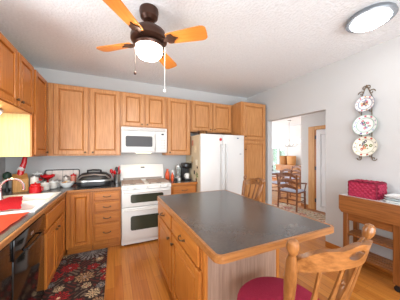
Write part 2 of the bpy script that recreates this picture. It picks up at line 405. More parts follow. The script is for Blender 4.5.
# dishwasher
t = thing('dishwasher', 'glossy black dishwasher under the worktop left of the sink cabinet', 'dishwasher', (-.9, 1.9, 0))
obj('body', box(nb(), -1.2, -.622, 1.615, 2.215, .1, .735), M_blackp, t)
obj('toe_kick', box(nb(), -1.2, -.68, 1.62, 2.21, .001, .1), M_blackp, t)
obj('door', box(nb(), -.62, -.598, 1.618, 2.212, .11, .72, .006, 2), M_black, t)
cp = obj('control_panel', box(nb(), -.62, -.592, 1.618, 2.212, .725, .862, .006, 2), M_black, t)
obj('badge', box(nb(), -.592, -.590, 1.88, 1.93, .79, .81, .0005), M_steel, cp)
bm = nb(); tube(bm, [(-.594, 1.75, .735), (-.575, 1.76, .735), (-.57, 1.9, .735), (-.575, 2.06, .735), (-.594, 2.07, .735)], .008, 8); obj('handle', bm, M_black, t)

t = thing('black_base_unit', 'black appliance front under the worktop at the far left edge', 'unit', (-.9, 1.4, 0))  # plain black box with a glossy front, beside the dishwasher
obj('body', box(nb(), -1.2, -.622, 1.17, 1.608, .001, .866), M_blackp, t)
obj('front_panel', box(nb(), -.621, -.600, 1.172, 1.606, .08, .862, .005, 2), M_black, t)
# ------------------------------------------------------------ sink
t = thing('kitchen_sink', 'white double bowl porcelain sink set in the dark worktop', 'sink', (-.86, 2.54, .74))
def bowl(bm, x0, x1, y0, y1, zt, zb):
    prev = None
    for i, (ins, z) in enumerate(((0, zt), (.012, zt-.01), (.018, zb+.03), (.045, zb))):
        ring = [bm.verts.new((x, y, z)) for x, y in rrect(x0+ins, x1-ins, y0+ins, y1-ins, .05, 4)]
        if prev:
            for k in range(len(ring)): bm.faces.new((prev[k], prev[(k+1) % len(ring)], ring[(k+1) % len(ring)], ring[k]))
        prev = ring
    bm.faces.new(prev)
zt = CT+.012
for k, (a, b) in enumerate(((2.155, 2.53), (2.565, 2.925))):
    bm = nb(); bowl(bm, -1.04, -.675, a, b, zt, .74); o = obj('basin', bm, M_sink, t)
    bm = nb(); lathe(bm, [(.04, .741), (.04, .744), (.03, .744), (.012, .741)], -.86, (a+b)/2, 0, 16); obj('drain', bm, M_chrome, o)
bm = nb(); F0 = [(-1.19, -1.04, 2.09, 2.99), (-.675, -.632, 2.09, 2.99), (-1.04, -.675, 2.09, 2.155), (-1.04, -.675, 2.925, 2.99), (-1.04, -.675, 2.53, 2.565)]
for a in F0: box(bm, a[0], a[1], a[2], a[3], CT+.001, zt)
bmesh.ops.remove_doubles(bm, verts=bm.verts, dist=.0005)
obj('rim', bm, M_sink, t, smooth=False)
t = thing('faucet', 'chrome high arc faucet behind the white sink', 'faucet', (-1.12, 2.73, zt))
bm = lathe(nb(), [(.028, 0), (.028, .01), (.018, .03), (.016, .08)], -1.12, 2.73, zt+.001, 16); obj('base', bm, M_chrome, t)
pts = [(-1.12, 2.73, zt+.07)]+[(-1.12+.095*(1-math.cos(a)), 2.73+.015*(1-math.cos(a)), zt+.12+.10*math.sin(a)) for a in [PI*k/12 for k in range(12)]]+[(-.93, 2.76, zt+.09)]
bm = nb(); tube(bm, pts, .013, 10); obj('spout', bm, M_chrome, t)
bm = nb(); tube(bm, [(-1.12, 2.73, zt+.06), (-1.13, 2.67, zt+.08), (-1.13, 2.62, zt+.085)], .007, 8); obj('handle', bm, M_chrome, t)
# towels
def cloth(name, x0, x1, y0, y1, zf, mat, label, cat, th=.006, amp=.003, shear=0):
    bm = nb(); N = 16; g = []
    for i in range(N+1):
        row = []
        for j in range(N+1):
            y = y0+(y1-y0)*j/N; x = x0+(x1-shear*j/N-x0)*i/N
            row.append(bm.verts.new((x+.004*math.sin(j*1.3), y+.004*math.sin(i*1.7), zf(x, y)+amp*(1+math.sin(i*1.1+j*.4)*math.cos(j*.9)))))
        g.append(row)
    for i in range(N):
        for j in range(N): bm.faces.new((g[i][j], g[i+1][j], g[i+1][j+1], g[i][j+1]))
    bmesh.ops.solidify(bm, geom=bm.faces[:], thickness=-th)
    return tag(obj(name, bm, mat), label, cat)
cloth('dish_towel', -1.075, -.755, 2.17, 2.80, lambda x, y: zt+.010, M_red, 'bright red towel spread over the white sink', 'towel', shear=.20)
cloth('drying_mat', -1.18, -.665, 1.42, 2.075, lambda x, y: CT+.010, M_coral, 'flat coral orange drying mat on worktop before the sink', 'mat', amp=.001)

# ------------------------------------------------------------ range
t = thing('gas_range', 'white gas range with double oven under the microwave', 'range', (.477, 3.38, 0))
X0, X1, FY = .096, .86, 3.06
obj('body', box(nb(), X0, X1, FY+.03, 3.70, .03, .905, .004), M_white, t)
bm = nb(); box(bm, X0, X1, FY+.005, 3.62, .905, .93, .008, 2); obj('cooktop', bm, M_white, t)
bm = nb(); prism(bm, [(3.58, .93), (3.70, .93), (3.70, 1.215), (3.66, 1.215), (3.60, 1.10)], X0, X1, M=Matrix(((0, 0, 1, 0), (1, 0, 0, 0), (0, 1, 0, 0), (0, 0, 0, 1))), bev=.006)
bg = obj('backguard', bm, M_white, t)
obj('vent_strip', box(nb(), X0+.04, X1-.04, 3.572, 3.58, .955, .985), plain('vent_grey', srgb(150, 140, 132), .5), bg)
obj('badge', box(nb(), .44, .51, 3.628, 3.635, 1.145, 1.175), M_blackp, bg)
bm = nb(); prism(bm, [(FY-.005, .868), (FY+.03, .868), (FY+.03, .906), (FY+.018, .922)], X0, X1, M=Matrix(((0, 0, 1, 0), (1, 0, 0, 0), (0, 1, 0, 0), (0, 0, 0, 1))))
cpn = obj('control_panel', bm, M_white, t)
for k, x in enumerate((.17, .28, .478, .676, .786)):
    bm = nb(); cyl(bm, (x, FY+.012, .892), (x, FY-.022, .886), .02, .016); obj('knob', bm, M_white, cpn)
for gx in (.27, .685):
    bm = nb()
    for s in (-1, 1):
        tube(bm, [(gx+s*.16, 3.12, .95), (gx+s*.16, 3.54, .95)], .008, 6)
        cyl(bm, (gx+s*.16, 3.13, .93), (gx+s*.16, 3.13, .95), .006); cyl(bm, (gx+s*.16, 3.53, .93), (gx+s*.16, 3.53, .95), .006)
    for y in (3.12, 3.19, 3.26, 3.33, 3.40, 3.47, 3.54): tube(bm, [(gx-.16, y, .951), (gx+.16, y, .951)], .006, 6)
    tube(bm, [(gx, 3.12, .952), (gx, 3.54, .952)], .006, 6)
    obj('burner_grate', bm, M_grate, t)
    for y in (3.22, 3.44):
        bm = lathe(nb(), [(.05, .93), (.05, .936), (.035, .94), (.03, .944), (0, .945)], gx, y, 0, 16); obj('burner', bm, M_blackp, t)
FS = frame('S', FY+.03)
def oven_door(z0, z1, w0, w1):
    d = obj('oven_door', box(nb(), X0+.003, X1-.003, FY, FY+.028, z0, z1, .008, 2), M_white, t)
    bm = nb(); prism(bm, rrect(.225, .73, w0, w1, .03), 0, .004, M=frame('S', FY+.001)); obj('window', bm, M_oglass, d)
    zh = z1-.03
    bm = nb(); tube(bm, [(X0+.04, FY, zh), (X0+.045, FY-.035, zh), (X0+.12, FY-.05, zh), (.478, FY-.056, zh), (X1-.12, FY-.05, zh), (X1-.045, FY-.035, zh), (X1-.04, FY, zh)], .012, 8); obj('handle', bm, M_white, d)
oven_door(.60, .862, .66, .79); oven_door(.09, .592, .24, .46)
obj('kick_panel', box(nb(), X0+.003, X1-.003, FY+.02, FY+.03, .03, .085), M_white, t)
for x in (X0+.05, X1-.05):
    for y in (3.13, 3.62): obj('foot', cyl(nb(), (x, y, 0), (x, y, .03), .018), M_blackp, t)
# microwave
t = thing('microwave', 'white over the range microwave with dark door window', 'microwave', (.477, 3.5, 1.435))
MY = 3.322
obj('body', box(nb(), .1, .856, MY+.03, 3.72, 1.435, 1.862, .004), M_white, t)
d = obj('door', box(nb(), .1, .655, MY, MY+.028, 1.445, 1.80, .008, 2), M_white, t)
bm = nb(); prism(bm, rrect(.165, .60, 1.535, 1.715, .025), 0, .004, M=frame('S', MY+.001)); obj('window', bm, plain('mw_glass', srgb(60, 58, 60), .45), d)
bm = nb(); tube(bm, [(.632, MY, 1.49), (.632, MY-.03, 1.50), (.632, MY-.035, 1.63), (.632, MY-.03, 1.74), (.632, MY, 1.75)], .009, 8); obj('handle', bm, M_white, d)
cpn = obj('control_panel', box(nb(), .66, .856, MY, MY+.028, 1.445, 1.80, .006, 2), M_white, t)
obj('display', box(nb(), .755, .80, MY-.002, MY+.002, 1.745, 1.77), M_blackp, cpn)
bm = nb()
for i in range(3):
    for j in range(4): box(bm, .70+i*.045, .735+i*.045, MY-.002, MY+.002, 1.50+j*.045, 1.53+j*.045)
obj('keypad', bm, plain('keypad_grey', srgb(205, 202, 198), .5), cpn)
bm = nb(); box(bm, .1, .856, MY+.002, MY+.028, 1.805, 1.862, .005)
g = obj('vent_grille', bm, M_white, t)
bm = nb()
for k in range(3): box(bm, .13, .83, MY, MY+.004, 1.815+k*.014, 1.821+k*.014)
obj('vent_slot', bm, plain('vent_grey', srgb(150, 140, 132), .5), g)
lb = obj('task_lamp', box(nb(), .35, .6, 3.45, 3.55, 1.428, 1.434), plain('task_glow', srgb(255, 226, 180), .3, emit=5), t)

# ------------------------------------------------------------ refrigerator
t = thing('refrigerator', 'white side by side refrigerator with beige sides between cabinets', 'refrigerator', (1.81, 3.3, 0))
RX0, RX1, RY, RZ = 1.356, 2.268, 2.95, 1.765
obj('body', box(nb(), RX0, RX1, 3.01, 3.70, .03, RZ-.01, .004), M_beige, t)
XS = 1.80
for a, b, hx in ((RX0, XS-.003, XS-.05), (XS+.003, RX1, XS+.05)):
    d = obj('door', box(nb(), a, b, RY, 3.005, .10, RZ, .012, 3), M_white, t)
    bm = nb(); tube(bm, [(hx, RY, .70), (hx, RY-.04, .73), (hx, RY-.052, .95), (hx, RY-.052, 1.35), (hx, RY-.04, 1.56), (hx, RY, 1.59)], .013, 8); obj('handle', bm, plain('handle_grey', srgb(205, 205, 205), .3), d)
obj('kick_grille', box(nb(), RX0+.01, RX1-.01, 2.98, 3.01, .0, .09), M_blackp, t)
tag(obj('fridge_magnet', lathe(nb(), [(.026, 0), (.026, .006), (.018, .011), (0, .012)], seg=16, M=frame('S', RY-.001) @ Matrix.Translation((1.745, 1.675, 0))), M_redg), 'round red magnet on the left refrigerator door', 'magnet')
tag(obj('fridge_magnet', box(nb(), 2.10, 2.135, RY-.008, RY-.001, 1.695, 1.715, .002), plain('blue_grey', srgb(90, 100, 130), .5)), 'tiny blue badge magnet high on the right refrigerator door', 'magnet')
tag(obj('fridge_magnet', box(nb(), 2.16, 2.2, RY-.008, RY-.001, 1.395, 1.425, .002), plain('paper_grey', srgb(190, 190, 190), .5)), 'small grey square magnet lower on the right refrigerator door', 'magnet')
# things on the fridge side (faces -x)
mm = [(3.20, 1.50, .09, .13, srgb(222, 208, 176), 'cream photo card high on the refrigerator side'),
      (3.34, 1.30, .08, .12, srgb(196, 170, 130), 'tan card on the refrigerator side above the worktop'),
      (3.14, 1.26, .08, .10, srgb(228, 220, 200), 'pale note near the front edge of the refrigerator side'),
      (3.24, 1.07, .05, .07, srgb(48, 40, 34), 'dark brown magnet clip on the refrigerator side'),
      (3.12, 1.03, .06, .09, srgb(96, 124, 58), 'leafy green magnet low on the refrigerator side'),
      (3.15, .94, .05, .06, srgb(110, 60, 44), 'reddish brown magnet lowest on the refrigerator side'),
      (3.10, 1.17, .035, .035, srgb(60, 50, 44), 'small round dark magnet near the front of the refrigerator side'),
      (3.33, 1.62, .09, .10, srgb(176, 120, 96), 'reddish card at the top back of the refrigerator side')]
for k, (y, z, a, b, c, lab) in enumerate(mm):
    bm = nb()
    if 'leafy' in lab:
        for q in range(5):
            an = q*1.25; prism(bm, [(y+.012*math.cos(an-.5), z+.012*math.sin(an-.5)), (y+.045*math.cos(an-.25), z+.045*math.sin(an-.25)), (y+.055*math.cos(an), z+.055*math.sin(an)), (y+.045*math.cos(an+.25), z+.045*math.sin(an+.25)), (y+.012*math.cos(an+.5), z+.012*math.sin(an+.5))], 0, .004, M=frame('W', RX0-.001))
    elif 'round' in lab: lathe(bm, [(.02, 0), (.02, .006), (0, .009)], seg=12, M=frame('W', RX0-.001) @ Matrix.Translation((y, z, 0)))
    else: prism(bm, rrect(y-a/2, y+a/2, z-b/2, z+b/2, .008, 3), 0, .004, M=frame('W', RX0-.001))
    tag(obj('fridge_magnet' if 'magnet' in lab else 'note_card', bm, plain('mag%d' % k, c, .6, bscale=30, var=.3)), lab, 'magnet' if 'magnet' in lab else 'card')
# basket on top of fridge
t = thing('wire_basket', 'small dark wire basket on top of the refrigerator', 'basket', (1.47, 3.13, RZ-.008))
bm = nb()
for z, s in ((.0, .07), (.035, .085), (.068, .095)): tube(bm, [(1.47+s*math.cos(a), 3.13+s*.8*math.sin(a), RZ-.003+z) for a in [2*PI*k/20 for k in range(20)]], .004, 6, closed=True)
for k in range(14):
    a = 2*PI*k/14; tube(bm, [(1.47+.07*math.cos(a), 3.13+.056*math.sin(a), RZ-.004), (1.47+.095*math.cos(a), 3.13+.076*math.sin(a), RZ+.065)], .003, 5)
obj('wire_frame', bm, M_bronze, t)
bm = nb(); box(bm, 1.42, 1.52, 3.09, 3.17, RZ+.0, RZ+.05, .01); obj('napkin_stack', bm, M_tan, t)

# ------------------------------------------------------------ island
t = thing('kitchen_island', 'oak kitchen island with dark slate top in the room centre', 'island', (.8, 1.6, 0))
IX0, IX1, IY0, IY1 = .503, 1.094, 1.044, 2.30
bm = nb(); box(bm, IX0+.02, IX1, IY0+.006, IY1, .1, .872); obj('body', bm, oakd['z'], t, smooth=False)
obj('end_panel', box(nb(), IX0+.02, IX1, IY0, IY0+.006, .0, .872), oak_panel, t, smooth=False)
bm = nb(); box(bm, IX1, IX1+.03, IY0-.004, IY0+.03, 0, .872, .003); obj('corner_post', bm, oakd['z'], t)
bm = nb(); box(bm, IX0-.0, IX0+.022, IY0-.004, IY0+.03, 0, .872, .002); obj('corner_post', bm, oakd['z'], t)
obj('toe_kick', box(nb(), IX0+.075, IX1, IY0+.03, IY1, 0, .1), oakd['y'], t, smooth=False)
bm = nb(); box(bm, IX0, IX0+.02, IY0+.03, IY1, .1, .872, .002); obj('face_frame', bm, oakd['z'], t)
FI = frame('W', IX0)
for a, b in ((1.075, 1.68), (1.712, 2.285)):
    d = obj('drawer', drawer_front(FI, a, b, .70, .852), oakd['y'], t); pull(FI, (a+b)/2, .776, d)
    d = obj('door', panel_door(FI, a, b, .13, .685, .065), oakd['z'], t); knob(FI, a+.05 if a > 1.5 else b-.05, .62, d)
pts = rrect(.476, 1.40, .825, 2.26, .03, 6)
bm = nb(); prism(bm, pts, .875, CT); obj('top', bm, M_counter, t, smooth=False)
bm = nb()
A = [rrect(.476, 1.40, .825, 2.26, .03, 6), rrect(.458, 1.42, .807, 2.278, .048, 6)]
rings = []
for z, k in ((.876, 0), (.876, 1), (CT-.003, 1), (CT+.001, 1), (CT+.001, 0)):
    rings.append([bm.verts.new((x, y, z)) for x, y in A[k]])
rings.append(rings[0]); n = len(A[0])
for a, b in zip(rings, rings[1:]):
    for k in range(n): bm.faces.new((a[k], a[(k+1) % n], b[(k+1) % n], b[k]))
obj('edge_strip', bm, oak_edge, t)

# ------------------------------------------------------------ stools
def post_prof(top=True):
    return [(.0, 0), (.016, .0), (.017, .1), (.021, .3), (.022, .42), (.017, .455), (.023, .47), (.017, .485), (.021, .52), (.024, .7), (.021, .84), (.015, .872), (.0135, .89),
            (.019, .91), (.0225, .93), (.0235, .955), (.019, .985), (.010, .998), (0, 1)]
def leg_prof():
    return [(.0, 0), (.013, 0), (.016, .15), (.022, .3), (.017, .36), (.023, .38), (.017, .40), (.022, .6), (.024, .75), (.018, .9), (.016, 1)]
def make_stool(label):
    r = thing('counter_stool', label, 'stool', (0, 0, 0), 0, 'oak counter stools at the island')
    SZ = .583
    bm = nb(); lathe(bm, [(.0, SZ-.03), (.18, SZ-.03), (.222, SZ-.018), (.230, SZ-.004), (.218, SZ), (0, SZ)], seg=36); obj('seat', bm, oak_stool, r, local=True)
    bm = nb(); lathe(bm, [(.0, SZ+.001), (.205, SZ+.001), (.232, SZ+.014), (.235, SZ+.03), (.218, SZ+.047), (.165, SZ+.055), (0, SZ+.057)], seg=36); obj('seat_cushion', bm, M_burg, r, local=True)
    tops = [(-.12, .12), (.12, .12), (-.12, -.12), (.12, -.12)]
    for x, y in tops:
        bm = nb(); turned(bm, (x*1.65, y*1.65, 0), (x, y, SZ-.03), leg_prof()); obj('leg', bm, oak_stool, r, local=True)
    def lp(x, y, z): k = 1.65-.65*z/(SZ-.03); return (x*k, y*k, z)
    for z, prs in ((.17, ((0, 1), (2, 3))), (.25, ((0, 2), (1, 3))), (.36, ((0, 1), (2, 3)))):
        for a, b in prs:
            bm = nb(); turned(bm, lp(*tops[a], z), lp(*tops[b], z), [(.008, 0), (.013, .4), (.014, .5), (.013, .6), (.008, 1)], 10); obj('stretcher', bm, oak_stool, r, local=True)
    # back
    B = []
    for s in (-1, 1):
        p0 = Vector((s*.128, -.155, SZ-.004)); p1 = Vector((s*.214, -.285, 1.125)); B.append((p0, p1))
        bm = nb(); turned(bm, p0, p1, [(a*.97, b) for a, b in post_prof()], 16); obj('back_post', bm, oak_stool, r, local=True)
    # crest rail with hand hole: annulus between outer outline and slot, bent backwards
    def bend(u, z):
        tt = (z-SZ)/(1.125-SZ); half = .128+(.084)*tt; y = -.155-.13*tt
        return Vector((u*half, y-.08*(1-u*u), z))
    zc = 1.022
    def outline(a):
        c, s_ = math.cos(a), math.sin(a)
        # superellipse-ish rail: u in -1..1
        k = (abs(c)**6+abs(s_)**6)**(-1/6); u = c*k; v = s_*k
        w2 = 1-min(1, u*u); zt_ = 1.058+.048*w2+.006*math.cos(3*PI*u); zb = .988+.034*w2; zc = 1.022+.044*w2
        return u*.985, (zt_ if v > 0 else zb)*abs(v)+zc*(1-abs(v))
    NA = 56; rings = []
    for k in range(7):
        f = k/6; ring = []
        for q in range(NA):
            a = 2*PI*q/NA; ou, oz = outline(a); iu, iz = .20*math.cos(a), 1.070+.018*math.sin(a)
            ring.append(bend(iu+(ou-iu)*f, iz+(oz-iz)*f))
        rings.append(ring)
    bm = nb(); th = .011
    V = [[[bm.verts.new(p+Vector((0, sgn*th, 0))) for p in ring] for ring in rings] for sgn in (1, -1)]
    for L_ in V:
        for a, b in zip(L_, L_[1:]):
            for q in range(NA): bm.faces.new((a[q], a[(q+1) % NA], b[(q+1) % NA], b[q]))
    for e in (0, -1):
        for q in range(NA): bm.faces.new((V[0][e][q], V[0][e][(q+1) % NA], V[1][e][(q+1) % NA], V[1][e][q]))
    obj('crest_rail', bm, wood('crest_oak', srgb(108, 64, 28), srgb(152, 100, 54), 'x', .28), r, local=True)
    for k in range(4):
        u = (-.6, -.2, .2, .6)[k]
        top = bend(u, .995+.03*(1-u*u)); bot = Vector((u*.125, -.165-.012*(1-u*u), SZ))
        bm = nb(); n = 9; rg = []
        for i in range(n):
            f = i/(n-1); p = bot.lerp(top, f); wdt = .007+.017*math.exp(-((f-.42)/.28)**2); thk = .006
            p = p+Vector((0, -.01*math.sin(f*PI), 0))
            rg.append([bm.verts.new(p+Vector((a*wdt, b*thk, 0))) for a, b in ((-1, -.6), (0, -1), (1, -.6), (1, .6), (0, 1), (-1, .6))])
        for a, b in zip(rg, rg[1:]):
            for q in range(6): bm.faces.new((a[q], a[(q+1) % 6], b[(q+1) % 6], b[q]))
        bm.faces.new(rg[0]); bm.faces.new(rg[-1]); obj('spindle', bm, oak_stool, r, local=True)
    return r
st = make_stool('oak counter stool with burgundy cushion at the near end of the island')
st.location = (.812, .735, 0); st.rotation_euler.z = math.radians(-5)
s2 = copytree(st); s2['label'] = 'oak counter stool at the far right side of the island, near the doorway'
s2.location = (1.345, 1.955, 0); s2.rotation_euler.z = math.radians(82)

# ------------------------------------------------------------ ceiling fan
hx, hy = .294, 1.80
t = thing('ceiling_fan', 'bronze ceiling fan with four oak blades and glowing light bowl', 'ceiling fan', (hx, hy, 2.28))
bm = lathe(nb(), [(.0, 2.764), (.085, 2.764), (.088, 2.74), (.078, 2.69), (.05, 2.665), (.02, 2.66), (.018, 2.66)], hx, hy, 0, 28); obj('canopy', bm, M_bronze, t)
bm = nb(); cyl(bm, (hx, hy, 2.58), (hx, hy, 2.68), .014); obj('downrod', bm, M_bronze, t)
bm = lathe(nb(), [(0, 2.615), (.05, 2.612), (.10, 2.59), (.15, 2.55), (.165, 2.51), (.165, 2.475), (.14, 2.455), (.10, 2.45), (0, 2.45)], hx, hy, 0, 32); obj('motor_housing', bm, M_bronze, t)
bm = lathe(nb(), [(.09, 2.45), (.125, 2.44), (.14, 2.425), (.13, 2.405), (0, 2.405)], hx, hy, 0, 28); lk = obj('light_fitter', bm, M_bronze, t)
bm = lathe(nb(), [(.115, 2.405), (.122, 2.39), (.115, 2.355), (.09, 2.325), (.05, 2.31), (0, 2.305)], hx, hy, 0, 32); obj('light_bowl', bm, M_lamp, t)
for k in range(4):
    a = math.radians(51+90*k)
    R = Matrix.Translation((hx, hy, 2.468)) @ Matrix.Rotation(a, 4, 'Z')
    Rt = R @ Matrix.Rotation(math.radians(-13), 4, 'X')
    out = []
    for q in range(9): an = -PI/2+PI*q/8; out.append((.555+.02*math.cos(an)*1.6, .066*math.sin(an)))
    out = [(.18, -.05), (.20, -.056), (.36, -.066), (.50, -.074), (.53, -.068), (.548, -.05), (.552, 0), (.548, .05), (.53, .068), (.50, .074), (.36, .066), (.20, .056), (.18, .05)]
    bm = nb(); prism(bm, out, -.004, .004); finish(bm)
    me_o = obj('blade', bm, oak_fan, t, local=True)
    me_o.matrix_local = Matrix.Translation((0, 0, .188)) @ Matrix.Rotation(a, 4, 'Z') @ Matrix.Rotation(math.radians(-13), 4, 'X')
    bm = nb()
    prism(bm, [(.12, -.02), (.17, -.018), (.20, -.048), (.235, -.05), (.25, -.02), (.29, 0), (.25, .02), (.235, .05), (.20, .048), (.17, .018), (.12, .02)], -.012, -.0045)
    br = obj('blade_bracket', bm, M_bronze, t, local=True); br.matrix_local = Matrix.Translation((0, 0, .188)) @ Matrix.Rotation(a, 4, 'Z') @ Matrix.Rotation(math.radians(-13), 4, 'X')
for (dx, dy, z1) in ((.075, -.05, 2.00), (-.075, -.02, 2.14)):
    bm = nb(); cyl(bm, (hx+dx*1.7, hy+dy*1.7, z1+.02), (hx+dx*1.7, hy+dy*1.7, 2.40), .002, seg=6); ch = obj('pull_chain', bm, M_whitep if z1 < 2.1 else M_bronze, t)
    bm = lathe(nb(), [(0, -.016), (.009, -.01), (.011, 0), (.008, .012), (0, .02)], hx+dx*1.7, hy+dy*1.7, z1, 10); obj('pull_knob', bm, M_whitep if z1 < 2.1 else M_bronze, ch)
# flush light
t = thing('ceiling_light', 'round flush dome ceiling light with grey metal ring at upper right', 'ceiling light', (2.255, .985, 2.68))
bm = lathe(nb(), [(.0, 2.764), (.165, 2.764), (.185, 2.745), (.193, 2.72), (.187, 2.71), (.155, 2.71), (.0, 2.705)], 2.255, .985, 0, 40); obj('ring', bm, M_dplank, t)
bm = lathe(nb(), [(.153, 2.71), (.14, 2.69), (.105, 2.67), (.05, 2.655), (0, 2.65)], 2.255, .985, 0, 40); obj('glass_dome', bm, M_lampw, t)
bm = lathe(nb(), [(0, -.02), (.008, -.015), (.01, 0), (.005, .006), (0, .008)], 2.255, .985, 2.642, 12); obj('finial', bm, M_dplank, t)

# ------------------------------------------------------------ rugs (woven floral pattern)
def flower(u, v, cx, cy, R, n, ph):
    dx, dy = u-cx, v-cy; r = math.hypot(dx, dy)/R; a = math.atan2(dy, dx)
    edge = .72+.28*abs(math.cos(n*a/2+ph)); return r, r/edge, a
def rug(name, label, x0, x1, y0, y1, pal, bg, seed, step, scale, loc_z=.006):
    rnd = random.Random(seed); W, H = x1-x0, y1-y0
    fl = []
    for _ in range(600):
        R = rnd.choice((.20, .17, .13, .10, .07, .05))*scale; cx, cy = rnd.uniform(0, W), rnd.uniform(0, H)
        if all(math.hypot(cx-f[0], cy-f[1]) > (R+f[2])*.9 for f in fl): fl.append((cx, cy, R, rnd.choice((5, 6, 7, 8, 12)), rnd.uniform(0, 3), rnd.choice(pal), rnd.choice(pal)))
    nx, ny = int(W/step), int(H/step); bm = nb(); lay = bm.loops.layers.float_color.new('col')
    G = [[bm.verts.new((x0+W*i/nx, y0+H*j/ny, loc_z)) for j in range(ny+1)] for i in range(nx+1)]
    def colr(u, v):
        for cx, cy, R, n, ph, c1, c2 in fl:
            if abs(u-cx) > R or abs(v-cy) > R: continue
            r, e, a = flower(u, v, cx, cy, R, n, ph)
            if e < 1:
                if r < .14: return c2
                q = (r-.14)*4.6; ring = int(q); m_ = n+2+2*ring; pu = (a+ring*.35+ph)*m_/(2*PI) % 1
                if abs(pu-.5) > .5-.13-.12*(q-ring): return bg[0]
                return c1 if ring % 2 == 0 else tuple(x*.7 for x in c1[:3])+(1,)
        s = math.sin(u*60/scale+3*math.sin(v*23/scale))*math.sin(v*55/scale+2*math.sin(u*31/scale))
        return bg[1] if s > .45 else (bg[2] if s < -.6 else bg[0])
    for i in range(nx):
        for j in range(ny):
            f = bm.faces.new((G[i][j], G[i+1][j], G[i+1][j+1], G[i][j+1])); c = colr(W*(i+.5)/nx, H*(j+.5)/ny)
            for l in f.loops: l[lay] = c
    # skirt edge down to the floor
    ed = [G[i][0] for i in range(nx+1)]+[G[nx][j] for j in range(1, ny+1)]+[G[i][ny] for i in range(nx-1, -1, -1)]+[G[0][j] for j in range(ny-1, 0, -1)]
    lo = [bm.verts.new((v.co.x, v.co.y, .0005)) for v in ed]
    for k in range(len(ed)):
        f = bm.faces.new((ed[k], ed[(k+1) % len(ed)], lo[(k+1) % len(ed)], lo[k]))
        for l in f.loops: l[lay] = bg[0]
    return tag(obj(name, bm, vcol('rug_weave', .95, .6, 260), smooth=False), label, 'rug')
red, cream, tan, gry, rust = srgb(172, 30, 34), srgb(214, 188, 148), srgb(176, 138, 100), srgb(136, 132, 130), srgb(196, 84, 64)
rug('runner_rug', 'dark floral runner rug on the floor before the sink cabinets', -.655, -.092, 1.25, 3.155, [red, red, cream, tan, gry, gry, cream], (srgb(46, 32, 28), srgb(110, 92, 78), srgb(96, 40, 34)), 12, .007, 1.05)
rug('area_rug', 'red and cream floral area rug on the floor beyond the doorway', 3.3, 4.4, 1.8, 3.95, [srgb(176, 52, 48), cream, srgb(150, 150, 140), srgb(182, 150, 120)], (srgb(214, 196, 172), srgb(150, 130, 112), srgb(176, 60, 54)), 5, .014, 1.8)

# ------------------------------------------------------------ plates on the wall
t = thing('plate_rack', 'curled wrought iron plate rack hung on the right wall', 'plate rack', (XR-.012, 1.318, 1.35))
bm = nb(); px = XR-.012
for s in (-1, 1): tube(bm, [(px, 1.318+s*.055, 1.36), (px, 1.318+s*.055, 2.15)], .005, 6)
for z in (1.42, 1.69, 1.97, 2.12): tube(bm, [(px, 1.28, z), (px, 1.39, z)], .004, 6)
def scroll(cy, cz, s, R, tz=1):
    return [(px, cy+s*(R*(1-q/14))*math.cos(q*.55), cz+tz*(R*(1-q/14))*math.sin(q*.55)) for q in range(13)]
for s in (-1, 1):
    tube(bm, scroll(1.318+s*.055, 2.20, s, .035), .005, 6); tube(bm, scroll(1.318+s*.022, 2.265, -s, .03), .005, 6); tube(bm, scroll(1.318+s*.075, 1.36, s, .03, -1), .005, 6)
    tube(bm, [(px, 1.318+s*.055, 2.15), (px, 1.318+s*.03, 2.22), (px, 1.318, 2.30)], .005, 6)
    for z in (1.385, 1.655, 1.95): tube(bm, [(px, 1.318+s*.055, z), (px-.05, 1.318+s*.055, z-.003), (px-.062, 1.318+s*.055, z+.022)], .004, 6)
obj('iron_frame', bm, M_iron, t)
def plate(z, R, pal, rim, base, seed, label, tilt=8):
    rnd = random.Random(seed); bm = nb(); lay = bm.loops.layers.float_color.new('col'); N, K = 64, 26
    spots = [(rnd.uniform(0, .5)*R, rnd.uniform(0, 2*PI), rnd.uniform(.06, .15)*R, rnd.choice(pal)) for _ in range(16)]+[(.85*R, 2*PI*k/11, .085*R, rnd.choice(pal)) for k in range(11)]
    spots = [(r*math.cos(a), r*math.sin(a), s, c) for r, a, s, c in spots]
    def pr(f): return .018*max(0, (f-.55)/.45)**1.3
    rings = [[bm.verts.new((R*f*math.cos(2*PI*k/N), R*f*math.sin(2*PI*k/N), pr(f))) for k in range(N)] for f in [max(.01, q/K) for q in range(K+1)]]
    fc = []
    for q in range(K):
        for k in range(N):
            f = bm.faces.new((rings[q][k], rings[q][(k+1) % N], rings[q+1][(k+1) % N], rings[q+1][k]))
            fr = (q+.5)/K; a = 2*PI*(k+.5)/N; x, y = R*fr*math.cos(a), R*fr*math.sin(a)
            c = base if fr < .66 or fr > .8 else rim if fr < .72 else base
            if fr > .95: c = rim
            for sx, sy, s, cc in spots:
                d = math.hypot(x-sx, y-sy)
                if d < s: c = cc if d > s*.35 else base
            for l in f.loops: l[lay] = c
    back = [[bm.verts.new((v.co.x*m, v.co.y*m, (.013 if m == 1 else -.006))) for v in rings[K]] for m in (1, .6)]
    for k in range(N):
        for a, b in ((rings[K], back[0]), (back[0], back[1])):
            f = bm.faces.new((a[k], a[(k+1) % N], b[(k+1) % N], b[k]))
            for l in f.loops: l[lay] = rim
    f = bm.faces.new(back[1])
    for l in f.loops: l[lay] = base
    # face towards -x
    M = Matrix.Translation((XR-.045, 1.318, z)) @ Matrix.Rotation(math.radians(tilt), 4, 'Y') @ Matrix.Rotation(-PI/2, 4, 'Y')
    bmesh.ops.transform(bm, matrix=M, verts=bm.verts)
    tag(obj('plate', bm, vcol('plate_glaze', .2)), label, 'plate', 'floral plates on the wall rack')
plate(2.055, .105, [srgb(196, 60, 80), srgb(60, 84, 150), srgb(196, 150, 80), srgb(90, 60, 60)], srgb(112, 124, 150), srgb(228, 224, 220), 3, 'small blue rimmed floral plate, topmost of three on the wall rack')
